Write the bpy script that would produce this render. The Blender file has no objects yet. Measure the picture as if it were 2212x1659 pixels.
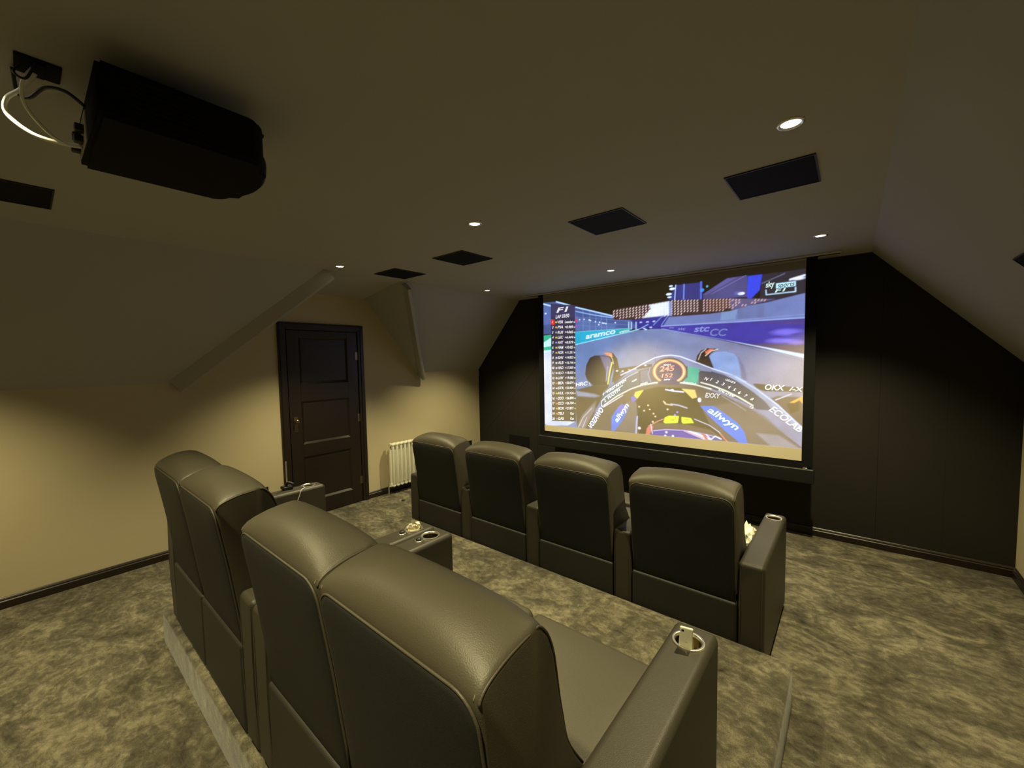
import bpy, bmesh, math, random
import numpy as np
from mathutils import Vector, Matrix
random.seed(7)
SC = bpy.context.scene
COL = SC.collection
# ------------------------------------------------------------------ camera, world, exposure
cam = bpy.data.objects.new('camera', bpy.data.cameras.new('camera'))
COL.objects.link(cam)
YAW, PITCH, ROLL, FPX = 0.69597, -0.06002, -0.01828, 881.39
f = Vector((-math.sin(YAW)*math.cos(PITCH), math.cos(YAW)*math.cos(PITCH), math.sin(PITCH)))
r0 = Vector((math.cos(YAW), math.sin(YAW), 0)); u0 = r0.cross(f)
r_ = math.cos(ROLL)*r0 + math.sin(ROLL)*u0; u_ = -math.sin(ROLL)*r0 + math.cos(ROLL)*u0
M = Matrix((r_, u_, -f)).transposed().to_4x4(); M.translation = Vector((4.4517, 0, 1.6466))
cam.matrix_world = M
cam.data.sensor_fit = 'HORIZONTAL'; cam.data.sensor_width = 36; cam.data.lens = FPX/2212*36
cam.data.clip_start = .02
SC.camera = cam
w = bpy.data.worlds.new('world'); SC.world = w; w.use_nodes = True
w.node_tree.nodes['Background'].inputs[0].default_value = (0.0, 0.0, 0.0, 1)
w.node_tree.nodes['Background'].inputs[1].default_value = 0
SC.view_settings.view_transform = 'Standard'; SC.view_settings.look = 'None'
SC.view_settings.exposure = 0.0; SC.view_settings.gamma = 1.0; SC.view_settings.use_curve_mapping = False
LAMP_W = 190.0            # watts of each downlight's spot
LAMP_COL = (1.0, .87, .46)
# room numbers (metres; x right along the screen wall, y towards it, z up)
D, H, K, S, R, W, K2, BK = 4.526, 2.474, 1.50, .835, 4.553, 5.394, 1.545, -2.2

# ------------------------------------------------------------------ materials
def lin(c): return tuple(((v/255)/12.92 if v/255 <= .04045 else ((v/255+.055)/1.055)**2.4) for v in c)
MATS = {}
def mat(name, rgb, rough=.6, metal=0, bump=0, bscale=200, var=0, vscale=3, coat=0, sheen=0, emis=None, estr=0, spec=.5):
    m = bpy.data.materials.new(name); m.use_nodes = True; MATS[name] = m
    nt = m.node_tree; b = nt.nodes['Principled BSDF']
    b.inputs['Base Color'].default_value = (*rgb, 1); b.inputs['Roughness'].default_value = rough
    b.inputs['Metallic'].default_value = metal; b.inputs['Coat Weight'].default_value = coat
    b.inputs['Specular IOR Level'].default_value = spec
    if sheen: b.inputs['Sheen Weight'].default_value = sheen
    if emis: b.inputs['Emission Color'].default_value = (*emis, 1); b.inputs['Emission Strength'].default_value = estr
    tc = nt.nodes.new('ShaderNodeTexCoord')
    n = nt.nodes.new('ShaderNodeTexNoise'); n.inputs['Scale'].default_value = vscale; n.inputs['Detail'].default_value = 4
    nt.links.new(tc.outputs['Object'], n.inputs['Vector'])
    mr = nt.nodes.new('ShaderNodeMapRange'); mr.inputs['To Min'].default_value = 1-var-.02; mr.inputs['To Max'].default_value = 1+var+.02
    nt.links.new(n.outputs['Fac'], mr.inputs['Value'])
    mx = nt.nodes.new('ShaderNodeMix'); mx.data_type = 'RGBA'; mx.blend_type = 'MULTIPLY'; mx.inputs[0].default_value = 1
    mx.inputs[6].default_value = (*rgb, 1); nt.links.new(mr.outputs[0], mx.inputs[7]); nt.links.new(mx.outputs[2], b.inputs['Base Color'])
    if bump:
        n2 = nt.nodes.new('ShaderNodeTexNoise'); n2.inputs['Scale'].default_value = bscale; n2.inputs['Detail'].default_value = 3
        nt.links.new(tc.outputs['Object'], n2.inputs['Vector'])
        bp = nt.nodes.new('ShaderNodeBump'); bp.inputs['Strength'].default_value = bump; bp.inputs['Distance'].default_value = .002
        nt.links.new(n2.outputs['Fac'], bp.inputs['Height']); nt.links.new(bp.outputs[0], b.inputs['Normal'])
    return m
mat('wall_paint', (.56, .485, .32), .85, bump=.15, bscale=120)
mat('ceiling_paint', (.42, .41, .385), .88, bump=.15, bscale=90)
mat('black_wall', (.020, .018, .015), .75, bump=.2, bscale=300, var=.1, spec=.3)
mat('dark_wood', (.017, .011, .008), .38, var=.25, vscale=6, bump=.1, bscale=60)
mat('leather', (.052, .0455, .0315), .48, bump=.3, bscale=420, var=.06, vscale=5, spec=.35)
mat('leather_deep_shade', (.014, .014, .0135), .55, bump=.3, bscale=420, spec=.2)  # same leather, darkened to paint in the shade on backs and seat bases
mat('leather_base_shade', (.022, .0205, .0170), .5, bump=.3, bscale=420, spec=.25)  # leather with shade put into its colour, for the upright rear panels
mat('screen_lamplit', (.78, .70, .52), .85, spec=.2)  # screen cloth made paler and golden to stand for lamplight
mat('leather_arm_shade', (.034, .0300, .0215), .48, bump=.3, bscale=420, spec=.35)  # leather tone lowered so the arm sides look shaded
mat('thread', (.16, .14, .10), .5)
mat('chrome_bowl', (.32, .27, .17), .22, metal=1)
mat('chrome', (.92, .89, .80), .30, metal=1)
mat('brass', (.30, .25, .15), .3, metal=1)
mat('black_plastic', (.008, .008, .009), .5)
mat('black_cloth', (.006, .006, .007), .9, spec=.2)
mat('projector_black', (.004, .004, .0045), .8, spec=.15)
mat('grille', (.007, .0075, .009), .8, bump=.4, bscale=900, spec=.15)
mat('radiator_paint', (.80, .78, .66), .35)
mat('white_cable', (.85, .85, .80), .4)
mat('black_cable', (.012, .012, .012), .5)
mat('white_plastic', (.80, .78, .62), .35)
mat('paper', (.82, .80, .66), .6)
mat('ink', (.06, .07, .05), .6)
mat('glass_like', (.85, .78, .6), .08, spec=.8)
mat('bulb', (1, 1, 1), .5, emis=(1, .93, .72), estr=9)
mat('pale_trim', (.50, .47, .40), .6)
def carpet_mat(name, k=1.0):
    m = bpy.data.materials.new(name); m.use_nodes = True; MATS[name] = m
    nt = m.node_tree; b = nt.nodes['Principled BSDF']; L = nt.links.new
    b.inputs['Roughness'].default_value = .95; b.inputs['Specular IOR Level'].default_value = .15
    b.inputs['Sheen Weight'].default_value = .25; b.inputs['Sheen Roughness'].default_value = .4
    tc = nt.nodes.new('ShaderNodeTexCoord')
    mp = nt.nodes.new('ShaderNodeMapping'); mp.inputs['Scale'].default_value = (1, 1.35, 1); L(tc.outputs['Object'], mp.inputs[0])
    def noise(sc, det, dist=0, rough=.6):
        n = nt.nodes.new('ShaderNodeTexNoise'); n.inputs['Scale'].default_value = sc; n.inputs['Detail'].default_value = det
        n.inputs['Distortion'].default_value = dist; n.inputs['Roughness'].default_value = rough; L(mp.outputs[0], n.inputs['Vector']); return n
    a, c, d = noise(3.0, 6, 1.2, .68), noise(20, 5, .5, .7), noise(330, 2)
    m1 = nt.nodes.new('ShaderNodeMix'); m1.inputs[0].default_value = .42; L(a.outputs['Fac'], m1.inputs[2]); L(c.outputs['Fac'], m1.inputs[3])
    m2 = nt.nodes.new('ShaderNodeMix'); m2.inputs[0].default_value = .22; L(m1.outputs[0], m2.inputs[2]); L(d.outputs['Fac'], m2.inputs[3])
    cr = nt.nodes.new('ShaderNodeValToRGB'); e = cr.color_ramp.elements
    e[0].position = .36; e[0].color = (.016*k, .014*k, .010*k, 1); e[1].position = .64; e[1].color = (.27*k, .243*k, .168*k, 1)
    el = cr.color_ramp.elements.new(.49); el.color = (.080*k, .071*k, .050*k, 1)
    L(m2.outputs[0], cr.inputs[0]); L(cr.outputs[0], b.inputs['Base Color'])
    bp = nt.nodes.new('ShaderNodeBump'); bp.inputs['Strength'].default_value = .5; bp.inputs['Distance'].default_value = .012
    L(m2.outputs[0], bp.inputs['Height']); L(bp.outputs[0], b.inputs['Normal'])
    return m
carpet_mat('carpet')

# ------------------------------------------------------------------ helpers
def obj(name, bm, m, parent=None, smooth=True, wn=True, angle=None):
    me = bpy.data.meshes.new(name)
    if isinstance(bm, bmesh.types.BMesh):
        bmesh.ops.recalc_face_normals(bm, faces=bm.faces)
        bm.to_mesh(me); bm.free()
    else: me = bm
    for mm in (m if isinstance(m, (list, tuple)) else [m]): me.materials.append(MATS[mm])
    if smooth:
        me.polygons.foreach_set('use_smooth', [True]*len(me.polygons))
        if angle: me.set_sharp_from_angle(angle=math.radians(angle))
    o = bpy.data.objects.new(name, me); COL.objects.link(o)
    if smooth and wn: o.modifiers.new('wn', 'WEIGHTED_NORMAL').keep_sharp = True
    if parent: o.parent = parent
    return o
def thing(name, label=None, cat=None, loc=(0, 0, 0), group=None, kind=None):
    o = bpy.data.objects.new(name, None); COL.objects.link(o); o.location = loc; o.empty_display_size = .1
    return tag(o, label, cat, group, kind)
def tag(o, label=None, cat=None, group=None, kind=None):
    if label: o['label'] = label
    if cat: o['category'] = cat
    if group: o['group'] = group
    if kind: o['kind'] = kind
    return o
def struct(o, label=None): return tag(o, label, kind='structure')
def copy_tree(o, parent=None, label=None):
    c = o.copy(); COL.objects.link(c); c.parent = parent
    if label: c['label'] = label
    for ch in list(o.children): copy_tree(ch, c)
    return c
def box(bm, x0, x1, y0, y1, z0, z1, bev=0, seg=3):
    r = bmesh.ops.create_cube(bm, size=1.0)
    vs = r['verts']
    for v in vs: v.co = Vector(((x0+x1)/2+v.co.x*(x1-x0), (y0+y1)/2+v.co.y*(y1-y0), (z0+z1)/2+v.co.z*(z1-z0)))
    if bev:
        es = list({e for v in vs for e in v.link_edges})
        bmesh.ops.bevel(bm, geom=es, offset=bev, segments=seg, affect='EDGES', profile=.5)
    return bm
def boxo(name, m, parent, x0, x1, y0, y1, z0, z1, bev=0, seg=3):
    return obj(name, box(bmesh.new(), x0, x1, y0, y1, z0, z1, bev, seg), m, parent, smooth=bev > 0)
def prism(bm, pts, off):
    """closed solid: polygon pts (3-D, planar) extruded by vector off"""
    off = Vector(off); a = [bm.verts.new(p) for p in pts]; b = [bm.verts.new(Vector(p)+off) for p in pts]
    bm.faces.new(a); bm.faces.new(b[::-1])
    for i in range(len(a)):
        j = (i+1) % len(a); bm.faces.new((a[j], a[i], b[i], b[j]))
    return bm
def tube(bm, pts, r, n=8, closed=False):
    pts = [Vector(p) for p in pts]; N = len(pts); rings = []
    up = None
    for i, p in enumerate(pts):
        if closed: t = pts[(i+1) % N]-pts[i-1]
        else: t = pts[min(i+1, N-1)]-pts[max(i-1, 0)]
        t.normalize()
        if up is None:
            up = t.orthogonal().normalized()
        up = (up-t*up.dot(t)).normalized(); sd = t.cross(up)
        rr = r[i] if isinstance(r, (list, tuple)) else r
        rings.append([bm.verts.new(p+rr*(math.cos(2*math.pi*k/n)*up+math.sin(2*math.pi*k/n)*sd)) for k in range(n)])
    for i in range(N if closed else N-1):
        a, b = rings[i], rings[(i+1) % N]
        for k in range(n): bm.faces.new((a[k], a[(k+1) % n], b[(k+1) % n], b[k]))
    if not closed: bm.faces.new(rings[0][::-1]); bm.faces.new(rings[-1])
    return bm
def spline(pts, n=8):
    P = [Vector(p) for p in pts]; out = []
    for i in range(len(P)-1):
        p0, p1, p2, p3 = P[max(i-1, 0)], P[i], P[i+1], P[min(i+2, len(P)-1)]
        for k in range(n):
            t = k/n; out.append(.5*((2*p1)+(-p0+p2)*t+(2*p0-5*p1+4*p2-p3)*t*t+(-p0+3*p1-3*p2+p3)*t**3))
    return out+[P[-1]]
def lathe(bm, prof, n=24, c=(0, 0, 0)):
    """prof: list of (r, z); rotation about z"""
    rings = []
    for r, z in prof:
        if r < 1e-6: rings.append([bm.verts.new((c[0], c[1], c[2]+z))])
        else: rings.append([bm.verts.new((c[0]+r*math.cos(2*math.pi*k/n), c[1]+r*math.sin(2*math.pi*k/n), c[2]+z)) for k in range(n)])
    for a, b in zip(rings, rings[1:]):
        for k in range(n):
            q = (k+1) % n
            if len(a) == 1 and len(b) == 1: continue
            if len(a) == 1: bm.faces.new((a[0], b[q], b[k]))
            elif len(b) == 1: bm.faces.new((a[k], a[q], b[0]))
            else: bm.faces.new((a[k], a[q], b[q], b[k]))
    return bm

# ------------------------------------------------------------------ setting
T = .08
struct(boxo('floor', 'carpet', None, -.1, W+.1, BK-.1, D+.1, -.06, 0))
# valley lines of the dormer over the door
A0, A1, B0, B1 = .88, 1.85, 3.36, 2.58
bm = prism(bmesh.new(), [(0, BK, 0), (0, D, 0), (0, D, K), (0, B0, K), (0, B1, H), (0, A1, H), (0, A0, K), (0, BK, K)], (-T, 0, 0))
struct(obj('wall_left', bm, 'wall_paint', smooth=False))
bm = prism(bmesh.new(), [(W, BK, 0), (W, D, 0), (W, D, K2), (W, BK, K2)], (T, 0, 0))
struct(obj('wall_right', bm, 'wall_paint', smooth=False))
prof = [(0, 0), (W, 0), (W, K2), (R, H), (S, H), (0, K)]
wf = thing('wall_front', kind='structure')
obj('wall_backing', prism(bmesh.new(), [(x, D+.012, z) for x, z in prof], (0, T, 0)), 'black_cloth', wf, smooth=False)
struct(obj('wall_rear', prism(bmesh.new(), [(x, BK, z) for x, z in prof], (0, -T, 0)), 'wall_paint', smooth=False))
bm = prism(bmesh.new(), [(S, BK, H), (R, BK, H), (R, D, H), (S, D, H), (S, B1, H), (0, B1, H), (0, A1, H), (S, A1, H)], (0, 0, T))
struct(obj('ceiling', bm, 'ceiling_paint', smooth=False))
nl = Vector((-(H-K), 0, S)).normalized()*T
bm = prism(bmesh.new(), [(0, BK, K), (S, BK, H), (S, A1, H), (0, A0, K)], nl)
prism(bm, [(0, B0, K), (S, B1, H), (S, D, H), (0, D, K)], nl)
struct(obj('ceiling_slope_left', bm, 'ceiling_paint', smooth=False))
# the two sloping cheeks of the dormer
bm = prism(bmesh.new(), [(0, A0, K), (S, A1, H), (0, A1, H)], Vector((0, -(H-K), A1-A0)).normalized()*.03)
prism(bm, [(0, B0, K), (0, B1, H), (S, B1, H)], Vector((0, H-K, B0-B1)).normalized()*.03)
struct(obj('ceiling_dormer', bm, 'ceiling_paint', smooth=False))
nr = Vector((H-K2, 0, W-R)).normalized()*T
struct(obj('ceiling_slope_right', prism(bmesh.new(), [(R, BK, H), (W, BK, K2), (W, D, K2), (R, D, H)], nr), 'ceiling_paint', smooth=False))
# boxed beams along the dormer's edges
def beam(name, a, b, wdir, width, drop):
    a, b = Vector(a), Vector(b); wv = Vector(wdir); wv = (wv-(b-a).normalized()*wv.dot((b-a).normalized())).normalized()*width
    n = (b-a).cross(wv).normalized()
    if n.z > 0: n = -n
    bm = prism(bmesh.new(), [a, b, b+wv, a+wv], n*drop)
    bmesh.ops.bevel(bm, geom=list(bm.edges), offset=.006, segments=2, affect='EDGES')
    return struct(obj(name, bm, 'ceiling_paint', smooth=True))
a, b = Vector((-.02, A0-.01, K-.03)), Vector((S-.03, A1-.01, H-.02)); d = (b-a).normalized(); nd = -nl.normalized()
wv = (Vector((0, -1, 0))-d*Vector((0, -1, 0)).dot(d)).normalized()   # feathered edge: deep at the opening, flush 16 cm away
struct(obj('trim_1', prism(bmesh.new(), [a-nd*.03, a+nd*.085, a+nd*.080+wv*.015, a-nd*.01+wv*.11], b-a), 'ceiling_paint', smooth=False))
beam('trim_2', (-.02, B0+.03, K-.03), (S-.03, B1+.01, H-.01), (0, 1, 0), .045, .13)
struct(obj('trim_3', prism(bmesh.new(), [(S-.18, A1-.03, H), (0, A1-.03, H), (0, A1-.03, H-.085)], (0, B1-A1+.06, 0)), 'ceiling_paint', smooth=False))
# front wall: black panels with thin recessed joints
def clip(poly, a, b, c):       # keep a*x+b*z >= c
    out = []
    for i in range(len(poly)):
        p, q = poly[i], poly[(i+1) % len(poly)]
        dp, dq = a*p[0]+b*p[1]-c, a*q[0]+b*q[1]-c
        if dp >= 0: out.append(p)
        if dp*dq < 0: t = dp/(dp-dq); out.append((p[0]+(q[0]-p[0])*t, p[1]+(q[1]-p[1])*t))
    return out
pieces = [prof]
def cut(ps, a, b, c, sel=lambda cx: True):
    out = []
    for p in ps:
        cx = sum(q[0] for q in p)/len(p)
        if not sel(cx): out.append(p); continue
        for q in (clip(p, a, b, c), clip(p, -a, -b, -c)):
            if len(q) >= 3: out.append(q)
    return out
for c in (1.115, 4.632, 5.022): pieces = cut(pieces, 1, 0, c)
pieces = cut(pieces, -1, 1, .42, lambda cx: cx < 1.1)
for c in (-.75, -1.43, .19, -2.67): pieces = cut(pieces, -1, 1, c, lambda cx: 1.115 < cx < 4.63)
for p in pieces:
    cx, cz = sum(q[0] for q in p)/len(p), sum(q[1] for q in p)/len(p)
    q = []
    for i in range(len(p)):     # inset each corner by about 1.2 mm
        v = Vector((cx-p[i][0], cz-p[i][1])); v = v.normalized()*.0017 if v.length > .02 else v*0
        q.append((p[i][0]+v.x, D, p[i][1]+v.y))
    obj('wall_panel', prism(bmesh.new(), q, (0, .012, 0)), 'black_wall', wf, smooth=False)
# baseboards
def skirt(name, a, b, inward):
    """moulded skirting from a to b (floor points), inward = unit vector into the room"""
    pr = [(0, 0), (.018, 0), (.018, .05), (.013, .056), (.013, .064), (.008, .072), (.004, .076), (0, .076)]
    a, b, n = Vector(a), Vector(b), Vector(inward); bm = bmesh.new()
    prism(bm, [a+n*d+Vector((0, 0, z)) for d, z in pr], b-a)
    return struct(obj(name, bm, 'dark_wood', smooth=False))
DY0, DY1 = 1.652, 2.585
skirt('baseboard_left', (0, BK, 0), (0, DY0, 0), (1, 0, 0))
skirt('baseboard_left_front', (0, DY1, 0), (0, D-.018, 0), (1, 0, 0))
skirt('baseboard_front', (0, D, 0), (W, D, 0), (0, -1, 0))
skirt('baseboard_right', (W, BK, 0), (W, D-.018, 0), (-1, 0, 0))
skirt('baseboard_rear', (.018, BK, 0), (W-.018, BK, 0), (0, 1, 0))
# door
dr = thing('door_1', kind='structure', loc=(0, 0, 0))
bm = bmesh.new()
for y0, y1, z0, z1 in ((DY0, DY0+.075, 0, 2.07), (DY1-.075, DY1, 0, 2.07), (DY0+.075, DY1-.075, 1.995, 2.07)):
    box(bm, 0, .026, y0, y1, z0, z1, .006, 2)
for y0, y1, z0, z1 in ((DY0+.012, DY0+.045, 0, 2.058), (DY1-.045, DY1-.012, 0, 2.058), (DY0+.045, DY1-.045, 2.02, 2.058)):
    box(bm, .024, .034, y0, y1, z0, z1, .004, 2)
obj('door_frame', bm, 'dark_wood', dr)
LY0, LY1 = DY0+.083, DY1-.083
rails = [(.006, .17), (.655, .79), (1.245, 1.425), (1.93, 1.99)]
bm = bmesh.new()
box(bm, .002, .018, LY0, LY0+.12, .006, 1.99, .0015, 1); box(bm, .002, .018, LY1-.12, LY1, .006, 1.99, .0015, 1)
for a, b in rails: box(bm, .002, .018, LY0+.12, LY1-.12, a, b, .0015, 1)
obj('door_leaf', bm, 'dark_wood', dr)
for (a, b), (c, d) in zip(rails, rails[1:]):
    bm = bmesh.new(); y0, y1 = LY0+.12, LY1-.12     # recessed panel with sloping moulding
    o_ = [(y0, b), (y1, b), (y1, c), (y0, c)]; i_ = [(y0+.02, b+.022), (y1-.02, b+.022), (y1-.02, c-.022), (y0+.02, c-.022)]
    j_ = [(y0+.026, b+.03), (y1-.026, b+.03), (y1-.026, c-.03), (y0+.026, c-.03)]
    rr = [[bm.verts.new((x, y, z)) for y, z in q] for x, q in ((.020, o_), (.0045, i_), (.006, j_))]
    for s in range(2):
        for k in range(4): bm.faces.new((rr[s][k], rr[s][(k+1) % 4], rr[s+1][(k+1) % 4], rr[s+1][k]))
    bm.faces.new(rr[2]); bk = [bm.verts.new((.001, y, z)) for y, z in o_]; bm.faces.new(bk[::-1])
    for k in range(4): bm.faces.new((rr[0][(k+1) % 4], rr[0][k], bk[k], bk[(k+1) % 4]))
    obj('door_panel', bm, 'dark_wood', dr, smooth=False)
boxo('door_shadow_gap', 'black_cloth', dr, .0003, .0012, DY0+.07, DY1-.07, .001, 2.0)
hd = boxo('handle_plate', 'brass', dr, .018, .023, LY0+.035, LY0+.075, .93, 1.09, .002, 2)
bm = bmesh.new(); lathe(bm, [(0, .058), (.018, .056), (.027, .045), (.024, .032), (.010, .022), (.010, 0)], 16)
bmesh.ops.transform(bm, matrix=Matrix.Rotation(math.pi/2, 4, 'Y'), verts=bm.verts); bmesh.ops.translate(bm, vec=(.02, LY0+.055, 1.045), verts=bm.verts)
obj('door_knob', bm, 'brass', dr)
for z in (.26, 1.0, 1.72):
    bm = bmesh.new(); tube(bm, [(.021, LY1+.003, z-.045), (.021, LY1+.003, z+.045)], .006, 8); box(bm, .0185, .0205, LY1-.022, LY1, z-.045, z+.045)
    obj('hinge', bm, 'brass', dr, wn=False, angle=40)

# ------------------------------------------------------------------ downlights
def downlight(x, y, label):
    t = thing('downlight', label, 'ceiling light', (x, y, H), 'recessed downlights in the ceiling')
    bm = bmesh.new(); lathe(bm, [(.029, .004), (.031, -.003), (.036, -.006), (.042, -.005), (.044, -.0005), (.044, .004)], 32)
    obj('bezel', bm, 'chrome', t, wn=False)
    bm = bmesh.new(); lathe(bm, [(0, -.0015), (.0295, -.0015), (.0295, .003), (0, .003)], 24); obj('lens', bm, 'bulb', t, smooth=False)
    ld = bpy.data.lights.new('spot', 'SPOT'); ld.energy = LAMP_W; ld.color = LAMP_COL; ld.spot_size = math.radians(101); ld.spot_blend = .8
    ld.shadow_soft_size = .028
    l = bpy.data.objects.new('spot', ld); COL.objects.link(l); l.parent = t; l.location = (0, 0, -.03)
    return t
downlight(1.085, 3.60, 'small round downlight above the far left corner, nearest the black wall')
downlight(2.667, 3.63, 'round downlight straight in front of the projection screen, middle of the far three')
downlight(4.257, 3.635, 'round downlight above the right end of the projection screen, beside the sloping ceiling')
downlight(1.041, 1.80, 'round downlight above the dark door, next to the dormer beam')
downlight(2.667, 1.81, 'round downlight in mid ceiling between the projector and the screen')
downlight(4.260, 1.815, 'large near round downlight above the square black grille at upper right')
downlight(2.63, -.07, 'round downlight just behind the ceiling cable plate, past the left edge of the view')
downlight(.98, -.66, 'round downlight above the beige wall at the back, past the left edge of the view')
downlight(4.04, -.10, 'round downlight above the near end of the rear row, behind the camera')

# ------------------------------------------------------------------ ceiling grilles
def grille(name, x0, x1, y0, y1, label, z=H, cat='speaker', group='square black speaker grilles in the ceiling'):
    t = thing(name, label, cat, ((x0+x1)/2, (y0+y1)/2, z), group)
    a, b = (x1-x0)/2, (y1-y0)/2
    bm = bmesh.new()
    for q in ((-a, a, -b, -b+.006), (-a, a, b-.006, b), (-a, -a+.006, -b+.006, b-.006), (a-.006, a, -b+.006, b-.006)): box(bm, *q, -.006, .002)
    obj('rim', bm, 'black_plastic', t, smooth=False)
    boxo('mesh_cover', 'grille', t, -a+.006, a-.006, -b+.006, b-.006, -.004, .002)
    return t
grille('ceiling_speaker', 3.969, 4.314, 2.143, 2.495, 'square black speaker grille under the large near downlight, nearest on the right')
grille('ceiling_speaker', 3.105, 3.455, 2.170, 2.520, 'square black speaker grille in mid ceiling, second from the right slope')
grille('ceiling_speaker', 1.830, 2.175, 2.165, 2.510, 'square black speaker grille third from the right slope, left of the mid ceiling one')
grille('ceiling_speaker', .982, 1.317, 2.163, 2.505, 'smallest looking black speaker grille beside the dormer beam above the door')
grille('ceiling_speaker', 1.225, 1.580, -.20, .144, 'black speaker grille at the left edge below the projector cables')
# grille in the right slope, tilted with it
t = grille('ceiling_speaker', -.17, .17, -.17, .17, 'dark speaker grille on the right sloping ceiling at the right edge')
sl = math.atan2(H-K2, W-R); t.rotation_euler = (0, sl, 0)
t.location = (5.07, 2.50, H-(5.07-R)*math.tan(sl))
# wall speaker and sockets
t = thing('wall_speaker', 'black rectangular speaker grille low on the black wall left of the screen', 'speaker', (.787, D, .36))
boxo('rim', 'black_plastic', t, -.187, .187, -.008, 0, -.20, .197, .003, 2)
boxo('mesh_cover', 'grille', t, -.18, .18, -.0095, -.0078, -.193, .19)
def socket(y0, y1, z0, z1, label):
    t = thing('wall_socket', label, 'socket', (0, (y0+y1)/2, (z0+z1)/2), 'black wall sockets on the beige wall')
    a, b = (y1-y0)/2, (z1-z0)/2
    boxo('face_plate', 'black_plastic', t, 0, .008, -a, a, -b, b, .002, 2)
    for s in (-1, 1): boxo('socket_switch', 'black_plastic', t, .0078, .012, s*a*.45-.008, s*a*.45+.008, b*.35, b*.75, .001, 1)
socket(4.185, 4.338, .331, .425, 'black double socket plate on the beige wall by the black corner')
socket(1.355, 1.503, .335, .425, 'black double socket plate on the beige wall beside the door frame')

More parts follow.
